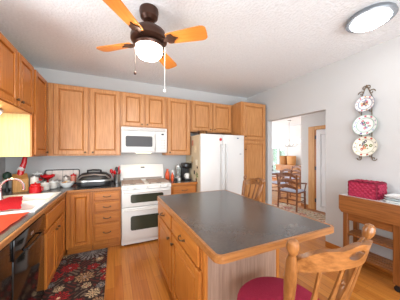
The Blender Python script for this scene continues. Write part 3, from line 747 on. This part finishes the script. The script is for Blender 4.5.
plate(1.785, .132, [srgb(120, 90, 150), srgb(70, 130, 110), srgb(200, 100, 120), srgb(60, 100, 180)], srgb(150, 184, 170), srgb(224, 226, 222), 7, 'large pale green rimmed floral plate, middle of three on the wall rack')
plate(1.515, .132, [srgb(180, 70, 50), srgb(60, 60, 90), srgb(206, 140, 60), srgb(110, 130, 70)], srgb(196, 196, 176), srgb(232, 228, 214), 9, 'large cream floral plate, lowest of three on the wall rack')

# ------------------------------------------------------------ kitchen cart
t = thing('kitchen_cart', 'stained oak kitchen cart on casters against the right wall', 'cart', (2.77, 1.13, 0))
KX0, KX1, KY0, KY1 = 2.60, 2.93, .80, 1.46
bm = nb(); prism(bm, [(KY0, .90), (KY0, .74), (KY0+.03, .69), (KY1-.03, .69), (KY1, .73), (KY1, .90)], KX0, KX0+.03, M=Matrix(((0, 0, 1, 0), (1, 0, 0, 0), (0, 1, 0, 0), (0, 0, 0, 1))), bev=.004)
obj('apron', bm, oak_cart, t)
bm = nb(); box(bm, KX0+.03, KX1, KY0+.02, KY1-.02, .72, .872); obj('drawer_box', bm, oak_cart, t, smooth=False)
bm = nb(); box(bm, KX0+.03, KX1, KY0, KY1, .874, .90, .003); tp = obj('top', bm, M_clearw, t)
legs = [(KX0+.035, .90), (KX0+.035, 1.38), (KX1-.075, .90), (KX1-.075, 1.38)]
for x, y in legs:
    bm = nb(); box(bm, x, x+.05, y, y+.06 if y < 1.2 else y+.05, .07, .72, .004); lg = obj('leg', bm, oak_cart_z, t)
    bm = nb(); cyl(bm, (x+.013, y+.025, .031), (x+.04, y+.025, .031), .03, seg=20); box(bm, x+.008, x+.012, y+.01, y+.04, .03, .07); box(bm, x+.041, x+.045, y+.01, y+.04, .03, .07); obj('caster', bm, M_blackp, lg)
for z in (.18, .42):
    bm = nb()
    for k in range(5): box(bm, KX0+.04+k*.056, KX0+.085+k*.056, .93, 1.41, z, z+.016, .002)
    for y in (.93, 1.38): box(bm, KX0+.05, KX1-.03, y, y+.03, z-.03, z)
    obj('shelf', bm, oak_cart, t)
bm = nb(); box(bm, KX0+.04, KX0+.06, .96, 1.38, .60, .72, .003); obj('rail', bm, oak_cart, t)
# quilted cover
bm = nb(); N = 26
bx0, bx1, by0, by1, bz0, bz1 = 2.66, 2.88, 1.10, 1.385, .902, 1.085
def quilt(p, n, a, b):
    d = .011*(abs(math.sin((a+b)*PI/.05))*abs(math.sin((a-b)*PI/.05)))**.55; return Vector(p)+Vector(n)*d
def face_grid(o, du, dv, nrm, U, V, nu, nv):
    o, du, dv = Vector(o), Vector(du), Vector(dv)
    g = [[bm.verts.new(quilt(o+du*U*i/nu+dv*V*j/nv, nrm, U*i/nu, V*j/nv)) for j in range(nv+1)] for i in range(nu+1)]
    for i in range(nu):
        for j in range(nv): bm.faces.new((g[i][j], g[i+1][j], g[i+1][j+1], g[i][j+1]))
c = .012
face_grid((bx0, by0+c, bz0), (0, 1, 0), (0, 0, 1), (-1, 0, 0), by1-by0-2*c, bz1-bz0-c, 56, 36)
face_grid((bx1, by0+c, bz0), (0, 1, 0), (0, 0, 1), (1, 0, 0), by1-by0-2*c, bz1-bz0-c, 30, 20)
face_grid((bx0+c, by1, bz0), (1, 0, 0), (0, 0, 1), (0, 1, 0), bx1-bx0-2*c, bz1-bz0-c, 24, 20)
face_grid((bx0+c, by0, bz0), (1, 0, 0), (0, 0, 1), (0, -1, 0), bx1-bx0-2*c, bz1-bz0-c, 40, 36)
face_grid((bx0+c, by0+c, bz1), (1, 0, 0), (0, 1, 0), (0, 0, 1), bx1-bx0-2*c, by1-by0-2*c, 40, 50)
box(bm, bx0+.001, bx1-.001, by0+.001, by1-.001, bz0, bz1-.001, .011, 3)
t2 = thing('toaster_cover', 'quilted burgundy toaster cover standing on the kitchen cart', 'toaster cover', (2.77, 1.24, .902))
obj('quilted_cover', bm, plain('burgundy_quilt', srgb(158, 24, 62), .6, bump=.1, bscale=200), t2)
bm = nb()
for x, y in ((bx0, by0), (bx0, by1), (bx1, by0), (bx1, by1)): tube(bm, [(x+(.004 if x < 2.7 else -.004), y+(.004 if y < 1.2 else -.004), bz0), (x+(.004 if x < 2.7 else -.004), y+(.004 if y < 1.2 else -.004), bz1-.006)], .006, 6)
tube(bm, [(x, y, bz1-.004) for x, y in rrect(bx0+.003, bx1-.003, by0+.003, by1-.003, .01, 2)], .006, 6, closed=True)
obj('piping', bm, plain('burgundy_piping', srgb(120, 12, 44), .7), t2)
# glass trays
def tray(z, ins, label, mat, dx=0):
    bm = nb(); rings = []; P = lambda i, zz: [bm.verts.new((x+dx, y, zz)) for x, y in rrect(2.66+i+ins, 2.90-i-ins, .84+i+ins, 1.06-i-ins, .03, 4)]
    for i, zz in ((.02, z), (0, z+.022), (.008, z+.022), (.026, z+.006)): rings.append(P(i, zz))
    n = len(rings[0])
    for a, b in zip(rings, rings[1:]):
        for k in range(n): bm.faces.new((a[k], a[(k+1) % n], b[(k+1) % n], b[k]))
    bm.faces.new(rings[0]); bm.faces.new(rings[-1]); tag(obj('serving_dish', bm, mat), label, 'dish', 'serving dishes on the cart')
tray(.902, 0, 'pale serving dish resting on the cart, lowest of the stack', M_clearw)
tray(.925, .004, 'pale blue serving dish in the middle of the stack on the cart', plain('pale_blue', srgb(206, 220, 222), .2))
tray(.948, .008, 'white serving dish, topmost of the stack on the cart', M_white)

# ------------------------------------------------------------ worktop objects
# knife block
t = thing('knife_block', 'slanted honey wood knife block on the corner worktop', 'knife block', (-1.16, 3.32, CT))
Mx = Matrix.Translation((-1.16, 3.32, CT+.001)) @ Matrix.Rotation(math.radians(25), 4, 'Z') @ Matrix(((0, 0, 1, 0), (1, 0, 0, 0), (0, 1, 0, 0), (0, 0, 0, 1)))
bm = nb(); prism(bm, [(-.08, 0), (.09, 0), (.09, .06), (.03, .235), (-.09, .17)], -.075, .075, M=Mx, bev=.004); obj('block', bm, M_kraft, t)
cat_i = 0
for (a, dz, nm) in ((-.045, .0, 'front'), (-.0, .0, 'middle'), (.04, .0, 'rear')):
    p0 = Mx @ Vector((-.04+a*.2, .18, a)); p1 = Mx @ Vector((-.07+a*.2, .27+a, a))
p = Vector((-1.17, 3.34, CT+.19))
k = thing('kitchen_knife', 'tall red handled utensil standing in the wooden knife block', 'utensil', p)
bm = nb(); tube(bm, [p+Vector((0, 0, 0)), p+Vector((.01, .02, .10)), p+Vector((.035, .03, .19)), p+Vector((.045, .035, .27))], [.034, .036, .030, .024], 10); obj('handle', bm, M_redg, k)
bm = nb(); tube(bm, [p+Vector((.0, .0, .085)), p+Vector((.012, .022, .115))], .038, 10); obj('collar', bm, M_white, k)
t = thing('pepper_mill', 'dark green round pot on a stem beside the knife block', 'mill', (-1.33, 3.42, CT+.001))
bm = lathe(nb(), [(.03, 0), (.03, .01), (.014, .04), (.014, .13), (.022, .15)], -1.33, 3.42, CT+.001, 16); obj('stem', bm, M_blackp, t)
bm = lathe(nb(), [(.02, .15), (.04, .17), (.046, .20), (.04, .235), (.015, .255), (0, .26)], -1.33, 3.42, CT+.001, 18); obj('head', bm, M_green, t)

def jar(x, y, r, h, mat, lidmat, label, name='jar', cat='jar', group=None, shape='jar', z=CT+.001):
    t = thing(name, label, cat, (x, y, z), group=group)
    if shape == 'jar': prof = [(r*.85, 0), (r, .01), (r, h*.8), (r*.82, h*.92), (r*.82, h)]
    elif shape == 'can': prof = [(r*.96, 0), (r, .006), (r, h-.006), (r*.96, h)]
    else: prof = [(r*.6, 0), (r*.9, h*.3), (r, h*.6), (r*.9, h)]
    bm = lathe(nb(), prof, x, y, z, 22); obj('body', bm, mat, t)
    bm = lathe(nb(), [(prof[-1][0]*1.08, h+.0005), (prof[-1][0]*1.08, h+.014), (prof[-1][0]*.8, h+.022), (.008, h+.024), (.012, h+.036), (0, h+.04)], x, y, z, 20); obj('lid', bm, lidmat, t)
    return t
jar(-1.0, 3.29, .044, .185, plain('ivory_can', srgb(222, 214, 206), .4), M_steel, 'tall ivory canister right of the knife block', 'canister', 'canister', shape='can')
t = jar(-.925, 3.08, .062, .10, M_redg, M_redg, 'round red glazed pot with lid behind the sink corner', 'red_pot', 'pot', shape='jar')
bm = nb(); tube(bm, [(-.925+.06, 3.08-.02, CT+.08), (-.925+.085, 3.08-.03, CT+.075), (-.925+.085, 3.08-.03, CT+.04), (-.925+.06, 3.08-.02, CT+.03)], .006, 8); obj('handle', bm, M_redg, t)
W1 = plain('frosted_jar', srgb(222, 220, 214), .15, trans=.2)
jar(-.875, 3.25, .055, .085, W1, M_clearw, 'white lidded jar, nearest of the row behind the sink', group='white jars along the corner', shape='jar')
jar(-.815, 3.375, .053, .085, W1, M_clearw, 'white lidded jar under the red bow in the row', group='white jars along the corner')
jar(-.79, 3.50, .052, .085, W1, M_steel, 'white lidded jar beside the open glass bowl', group='white jars along the corner')
jar(-1.05, 3.56, .07, .20, M_glass, M_clearw, 'tall clear glass jar at the back behind the white jars', 'glass_jar', 'jar')
jar(-.60, 3.595, .04, .15, plain('spice_jar', srgb(196, 120, 100), .4), M_redg, 'slim pinkish jar between the bowl and the indoor grill', 'spice_jar', 'jar', shape='can')
t = thing('red_bowl', 'scalloped red bowl standing on the white jar row', 'bowl', (-.90, 3.46, CT+.001))
bm = lathe(nb(), [(.03, 0), (.035, .01), (.012, .03), (.012, .115), (.04, .135), (.085, .165), (.09, .19), (.08, .188), (.03, .15), (0, .145)], -.90, 3.475, CT+.001, 24)
for v in bm.verts:
    if v.co.z > CT+.15:
        a = math.atan2(v.co.y-3.475, v.co.x+.90); v.co.z += .008*math.cos(6*a)
obj('bowl', bm, M_redg, t)
jar(-.985, 3.42, .038, .12, M_glass, M_redg, 'clear jar with red lid behind the ivory canister', 'glass_jar', 'jar', shape='can')
jar(-.70, 3.60, .036, .13, plain('tea_tin', srgb(206, 196, 186), .35), M_steel, 'pale tin with steel lid against the leaning tray', 'tea_tin', 'tin', shape='can')
# fruit bowl
t = thing('glass_bowl', 'wide clear bowl of wrapped snacks on the corner worktop', 'bowl', (-.655, 3.43, CT+.001))
bm = lathe(nb(), [(.05, 0), (.055, .008), (.085, .035), (.098, .075), (.093, .075), (.078, .035), (.045, .012), (0, .011)], -.655, 3.43, CT+.001, 28); obj('bowl', bm, M_clearw, t)
cols = [srgb(200, 60, 40), srgb(226, 196, 140), srgb(150, 90, 50), srgb(230, 222, 206), srgb(196, 140, 70)]
for k in range(12):
    a = k*2.4; r = .02+.045*((k*.37) % 1); bm = nb()
    x, y, z = -.655+r*math.cos(a), 3.43+r*math.sin(a), CT+.04+.055*(1-r/.08)*((k*.61) % 1)+.016
    bmesh.ops.create_icosphere(bm, subdivisions=2, radius=.018, matrix=Matrix.Translation((x, y, z)) @ Matrix.Rotation(a, 4, 'Z') @ Matrix.Diagonal((1.25, .8, .7, 1)))
    tag(obj('wrapped_snack', bm, plain('snack%d' % (k % 5), cols[k % 5], .5)), 'small wrapped snack heaped in the clear bowl', 'snack', 'wrapped snacks in the bowl')
# wire tray / framed board against wall
t = thing('framed_tray', 'pale tray with dark wire frame leaning on the back wall', 'tray', (-.76, 3.69, CT+.001))
MT = Matrix.Translation((0, 3.66, CT+.004)) @ Matrix.Rotation(math.radians(-8), 4, 'X') @ Matrix(((1, 0, 0, 0), (0, 0, -1, 0), (0, 1, 0, 0), (0, 0, 0, 1)))
bm = nb(); tube(bm, [MT @ Vector((x, y, 0)) for x, y in rrect(-.99, -.53, .006, .245, .03, 4)], .006, 6, closed=True)
for x in (-.90, -.76, -.62): tube(bm, [MT @ Vector((x, .006, 0)), MT @ Vector((x, .245, 0))], .003, 5)
obj('wire_frame', bm, M_blackp, t)
bm = nb(); prism(bm, rrect(-.975, -.545, .02, .23, .02, 4), -.004, .002, M=MT); obj('panel', bm, plain('tray_pale', srgb(214, 200, 190), .5, bscale=18, var=.25), t)
# indoor grill
t = thing('indoor_grill', 'black and silver domed indoor grill on the back worktop', 'grill', (-.28, 3.42, CT+.001))
gx, gy = -.285, 3.43
def loft(prof, cx, cy, z0, N=40, p=3.2):
    bm = nb(); rings = []
    for a, b, z in prof:
        ring = []
        for k in range(N):
            an = 2*PI*k/N; c, s = math.cos(an), math.sin(an); q = (abs(c)**p+abs(s)**p)**(-1/p)
            ring.append(bm.verts.new((cx+a*c*q, cy+b*s*q, z0+z)))
        rings.append(ring)
    for a, b in zip(rings, rings[1:]):
        for k in range(N): bm.faces.new((a[k], a[(k+1) % N], b[(k+1) % N], b[k]))
    bm.faces.new(rings[0]); bm.faces.new(rings[-1]); return bm
obj('base', loft([(.20, .15, 0), (.235, .17, .015), (.245, .175, .06), (.235, .17, .075)], gx, gy, CT+.001), M_blackp, t)
obj('band', loft([(.236, .171, .0755), (.246, .178, .08), (.244, .176, .10), (.232, .17, .104)], gx, gy, CT+.001), M_steel, t)
obj('lid', loft([(.232, .17, .1045), (.24, .172, .12), (.22, .155, .16), (.17, .125, .20), (.09, .07, .215)], gx, gy, CT+.001, p=2.6), plain('grill_black', srgb(34, 32, 32), .4), t)
bm = nb(); tube(bm, [(gx-.21, gy-.135, CT+.125), (gx-.16, gy-.155, CT+.17), (gx, gy-.165, CT+.19), (gx+.16, gy-.155, CT+.17), (gx+.21, gy-.135, CT+.125)], .012, 8); obj('trim_arc', bm, M_steel, t)
bm = nb(); tube(bm, [(gx-.09, gy-.06, CT+.205), (gx-.09, gy-.09, CT+.245), (gx-.02, gy-.095, CT+.253), (gx+.06, gy-.095, CT+.25), (gx+.09, gy-.09, CT+.245), (gx+.09, gy-.06, CT+.205)], .014, 8); obj('handle', bm, M_blackp, t)
bm = nb()
for s in (-1, 1): tube(bm, [(gx+s*.23, gy-.04, CT+.05), (gx+s*.27, gy-.07, CT+.05), (gx+s*.27, gy+.03, CT+.05), (gx+s*.23, gy+.05, CT+.05)], .010, 8)
obj('side_handle', bm, M_blackp, t)
# utensil crock
ux, uy = .035, 3.53
t = thing('utensil_crock', 'stainless utensil crock left of the range', 'crock', (ux, uy, CT+.001))
bm = lathe(nb(), [(.045, 0), (.048, .004), (.05, .15), (.053, .155), (.047, .155), (.045, .01), (0, .008)], ux, uy, CT+.001, 24); obj('crock', bm, M_steel, t)
UT = [((.02, -.02), (.03, -.01, .27), M_redg, 'spatula', 'red spatula with wide blade standing in the stainless crock'), ((-.02, .0), (-.075, .0, .22), M_redg, 'ladle', 'red ladle leaning left in the stainless crock'),
      ((0, .02), (.0, .03, .25), plain('utensil_black', srgb(40, 30, 28), .4), 'spoon', 'dark cooking spoon at the back of the stainless crock'), ((-.01, -.025), (-.03, -.03, .20), M_redg, 'spoon', 'short red spoon at the front of the stainless crock'),
      ((.015, .015), (.045, .02, .20), plain('utensil_pink', srgb(210, 70, 60), .4), 'turner', 'light red turner leaning right in the stainless crock')]
for (a, b, m, nm, lab) in UT:
    t = thing('cooking_'+nm, lab, 'utensil', (ux+a[0]*.5, uy+a[1]*.5, CT+.012))
    p0 = Vector((ux+a[0]*.5, uy+a[1]*.5, CT+.014)); p1 = Vector((ux+b[0], uy+b[1], CT+b[2]-.05)); p2 = Vector((ux+b[0]*1.2, uy+b[1]*1.2, CT+b[2]+.02))
    bm = nb(); cyl(bm, p0, p1, .006, .006, 8); obj('handle', bm, m, t)
    bm = nb(); bmesh.ops.create_icosphere(bm, subdivisions=2, radius=1, matrix=align(p1, p2) @ Matrix.Translation((0, 0, .035)) @ Matrix.Diagonal((.03 if nm != 'ladle' else .036, .008 if nm != 'ladle' else .026, .045, 1))); obj('head', bm, m, t)
# right of range
def bottle(x, y, r, h, mat, capm, name, label, cat):
    t = thing(name, label, cat, (x, y, CT+.001))
    bm = lathe(nb(), [(r*.9, 0), (r, .008), (r, h*.55), (r*.75, h*.72), (r*.42, h*.82), (r*.42, h*.9)], x, y, CT+.001, 20); obj('body', bm, mat, t)
    bm = lathe(nb(), [(r*.5, h*.9+.0005), (r*.5, h*.99), (r*.3, h)], x, y, CT+.001, 16); obj('cap', bm, capm, t); return t
bottle(.925, 3.55, .042, .21, M_orange, M_orange, 'oil_bottle', 'orange bottle right of the range backguard', 'bottle')
bottle(.985, 3.42, .03, .15, M_orange, M_redg, 'sauce_bottle', 'shorter orange bottle beside the white shaker', 'bottle')
jar(1.035, 3.57, .038, .15, M_clearw, M_white, 'white ceramic canister between orange bottles and blender', 'canister', 'canister', shape='can')
jar(1.035, 3.36, .025, .055, M_blackp, M_steel, 'tiny black shaker at the front of the short worktop', 'pepper_shaker', 'shaker', shape='can')
jar(1.10, 3.36, .022, .05, M_clearw, M_steel, 'tiny white shaker at the front of the short worktop', 'salt_shaker', 'shaker', shape='can')
t = thing('blender', 'glass blender jug on grey base beside the coffee maker', 'blender', (1.125, 3.50, CT+.001))
bm = lathe(nb(), [(.06, 0), (.06, .03), (.045, .08)], 1.125, 3.50, CT+.001, 18); obj('base', bm, M_steel, t)
bm = lathe(nb(), [(.035, .081), (.045, .10), (.058, .25), (.054, .25), (.04, .10), (0, .095)], 1.125, 3.50, CT+.001, 18); obj('jug', bm, M_glass, t)
bm = lathe(nb(), [(.06, .251), (.058, .27), (.02, .275), (.02, .29), (0, .29)], 1.125, 3.50, CT+.001, 18); obj('lid', bm, M_steel, t)
t = thing('coffee_maker', 'black pod coffee maker between blender and refrigerator', 'coffee maker', (1.255, 3.45, CT+.001))
z = CT+.001
obj('base', box(nb(), 1.195, 1.325, 3.30, 3.56, z, z+.03, .008, 2), M_blackp, t)
obj('tower', box(nb(), 1.195, 1.325, 3.45, 3.56, z+.031, z+.22, .006), M_blackp, t)
obj('brew_head', box(nb(), 1.19, 1.33, 3.32, 3.565, z+.221, z+.325, .02, 3), M_black, t)
obj('drip_tray', box(nb(), 1.21, 1.31, 3.32, 3.42, z+.0305, z+.036, .002), M_steel, t)
bm = nb(); tube(bm, [(1.205, 3.335, z+.325), (1.205, 3.315, z+.345), (1.315, 3.315, z+.345), (1.315, 3.335, z+.325)], .007, 8); obj('lift_handle', bm, M_steel, t)
t = thing('coffee_mug', 'white mug standing on the drip tray of the coffee maker', 'mug', (1.26, 3.37, z+.037))
bm = lathe(nb(), [(.03, 0), (.04, .02), (.042, .09), (.038, .09), (.036, .02), (0, .01)], 1.26, 3.37, z+.037, 20); obj('cup', bm, M_sink, t)
bm = nb(); tube(bm, [(1.222, 3.36, z+.11), (1.20, 3.355, z+.11), (1.192, 3.352, z+.085), (1.20, 3.355, z+.062), (1.224, 3.36, z+.06)], .005, 8); obj('handle', bm, M_sink, t)

# ------------------------------------------------------------ dining room
t = thing('dining_table', 'dark wood dining table with glare on its top beyond the doorway', 'table', (5.35, 5.35, 0))
TX, TY = 5.25, 5.45
bm = nb(); prism(bm, rrect(TX-.75, TX+.6, TY-.5, TY+.5, .12), .72, .75, bev=.006); obj('tabletop', bm, plain('table_top_glare', srgb(190, 196, 206), .15), t)  # bluish glare is put into the tabletop's base colour
bm = nb(); box(bm, TX-.65, TX+.5, TY-.4, TY+.4, .63, .719); obj('apron', bm, wood_dark, t)
for x in (TX-.62, TX+.44):
    for y in (TY-.37, TY+.31):
        bm = nb(); turned(bm, (x+.03, y+.03, 0), (x+.03, y+.03, .63), [(.02, 0), (.025, .05), (.03, .4), (.022, .5), (.04, .6), (.03, .75), (.04, .8), (.04, 1)]); obj('leg', bm, wood_dark, t)
def dchair(label):
    r = thing('dining_chair', label, 'chair', (0, 0, 0), 0, 'dark wood dining chairs')
    bm = nb(); prism(bm, rrect(-.25, .25, -.22, .24, .04), .43, .455, bev=.004); obj('seat', bm, wood_dark, r, local=True)
    bm = nb(); prism(bm, rrect(-.23, .23, -.19, .22, .05), .456, .485, bev=.01); obj('seat_cushion', bm, plain('pale_cushion', srgb(196, 204, 224), .8), r, local=True)
    for s in (-1, 1):
        bm = nb(); turned(bm, (s*.23, .21, 0), (s*.225, .2, .43), [(.018, 0), (.022, .2), (.026, .6), (.02, .7), (.026, .8), (.024, 1)]); obj('leg', bm, wood_dark, r, local=True)
        bm = nb(); tube(bm, [(s*.24, -.24, 0), (s*.235, -.21, .43), (s*.245, -.24, .75), (s*.255, -.275, .90)], .022, 8); obj('back_post', bm, wood_dark, r, local=True)
        bm = nb(); tube(bm, [(s*.245, -.225, .70), (s*.28, -.05, .68), (s*.28, .15, .66), (s*.26, .22, .64)], .017, 8); tube(bm, [(s*.23, .18, .45), (s*.27, .18, .66)], .014, 8); obj('armrest', bm, wood_dark, r, local=True)
    for z, d in ((.56, .02), (.69, .025), (.83, .035)):
        bm = nb(); n = 12; rg = []
        for i in range(n+1):
            u = -1+2*i/n; zz = z+.07*(1-u*u)*(.6 if z < .8 else 1); y = -.225-.09*(z-.45)-.02*(1-u*u)
            h = .028+.012*(1-u*u)
            rg.append([bm.verts.new(v) for v in ((u*.23, y-.008, zz-h), (u*.23, y+.008, zz-h), (u*.23, y+.008, zz+h), (u*.23, y-.008, zz+h))])
        for a, b in zip(rg, rg[1:]):
            for q in range(4): bm.faces.new((a[q], a[(q+1) % 4], b[(q+1) % 4], b[q]))
        bm.faces.new(rg[0]); bm.faces.new(rg[-1]); obj('slat', bm, wood_dark, r, local=True)
    for z in (.16, .28):
        bm = nb(); tube(bm, [(-.225, .2, z), (.225, .2, z)], .011, 8); obj('stretcher', bm, wood_dark, r, local=True); bm = nb(); tube(bm, [(-.235, -.225, z), (.235, -.225, z)], .011, 8); obj('stretcher', bm, wood_dark, r, local=True)
    for s in (-1, 1):
        bm = nb(); tube(bm, [(s*.235, -.225, .22), (s*.225, .2, .22)], .011, 8); obj('stretcher', bm, wood_dark, r, local=True)
    return r
c1 = dchair('dark wood ladder back armchair nearest the doorway, on the hall side'); c1.location = (4.15, 3.44, .0085); c1.rotation_euler.z = math.radians(-78)
for lab, loc, rz in (('dark wood armchair at the right end of the dining table', (6.22, 5.2, 0), 78), ('dark wood armchair along the near side of the dining table', (4.9, 4.55, 0), 4)):
    c = copytree(c1); c.location = loc; c.rotation_euler.z = math.radians(rz); c['label'] = lab
# chandelier
cx, cy = 6.5, 5.52
t = thing('chandelier', 'bronze chandelier with glowing cream shades over the dining area', 'chandelier', (cx, cy, 1.66))
bm = nb(); cyl(bm, (cx, cy, 1.75), (cx, cy, 2.76), .008); lathe(bm, [(.06, 2.74), (.06, 2.764), (.0, 2.764)], cx, cy, 0, 16); obj('stem', bm, M_steel, t)
bm = lathe(nb(), [(0, 1.66), (.02, 1.68), (.04, 1.74), (.02, 1.82), (.03, 1.9), (.012, 2.0)], cx, cy, 0, 14); obj('column', bm, M_steel, t)
for k in range(6):
    a = 2*PI*k/6+.2; c, s = math.cos(a), math.sin(a)
    bm = nb(); tube(bm, [(cx+c*r, cy+s*r, z) for r, z in ((.03, 1.74), (.12, 1.68), (.24, 1.70), (.31, 1.77), (.33, 1.82))], .009, 6); ar = obj('arm', bm, M_steel, t)
    bm = lathe(nb(), [(.025, 1.82), (.05, 1.85), (.07, 1.90), (.082, 1.93), (.078, 1.93), (.0, 1.84)], cx+c*.33, cy+s*.33, 0, 14); obj('shade', bm, M_cshade, ar)
# far sideboard and things on it
t = thing('sideboard', 'light wood sideboard against the far dining room wall', 'sideboard', (7.7, 6.5, 0))
obj('body', box(nb(), 7.48, 7.98, 5.9, 7.15, .08, .82, .006), oak['z'], t)
obj('top', box(nb(), 7.44, 7.98, 5.86, 7.19, .821, .85, .004), oak['y'], t)
FD = frame('W', 7.48)
for k in range(3): d = obj('door', panel_door(FD, 5.93+k*.41, 6.31+k*.41, .12, .79), oak['z'], t); knob(FD, 6.27+k*.41, .55, d)
for y in (5.93, 7.08):
    for x in (7.5, 7.93): obj('foot', box(nb(), x, x+.04, y, y+.04, 0, .08), oak['z'], t)
for k, (y, lab, m) in enumerate(((6.42, 'tan wicker basket on the sideboard, further right', M_tan), (6.85, 'darker wicker basket on the sideboard, further left', plain('dark_wicker', srgb(160, 108, 56), .8, bump=.5, bscale=90)))):
    t = thing('wicker_basket', lab, 'basket', (7.72, y, 1.16 if False else .852), group='wicker baskets')
    obj('basket', loft([(.13, .17, 0), (.14, .18, .02), (.155, .2, .38), (.15, .19, .42)], 7.72, y, .852, 28), m, t)
    bm = nb(); tube(bm, [(7.72+.15*math.cos(a), y+.195*math.sin(a), 1.275) for a in [2*PI*q/24 for q in range(24)]], .014, 6, closed=True); obj('rim', bm, m, t)
t = thing('radio', 'small black radio on the dining table', 'radio', (5.45, 5.55, .751))
obj('body', box(nb(), 5.28, 5.62, 5.52, 5.66, .751, .94, .012, 2), M_blackp, t)
obj('speaker_panel', box(nb(), 5.31, 5.50, 5.514, 5.52, .78, .91), plain('radio_face', srgb(150, 90, 80), .5), t)
obj('dial', box(nb(), 5.52, 5.60, 5.514, 5.52, .80, .89), M_steel, t)
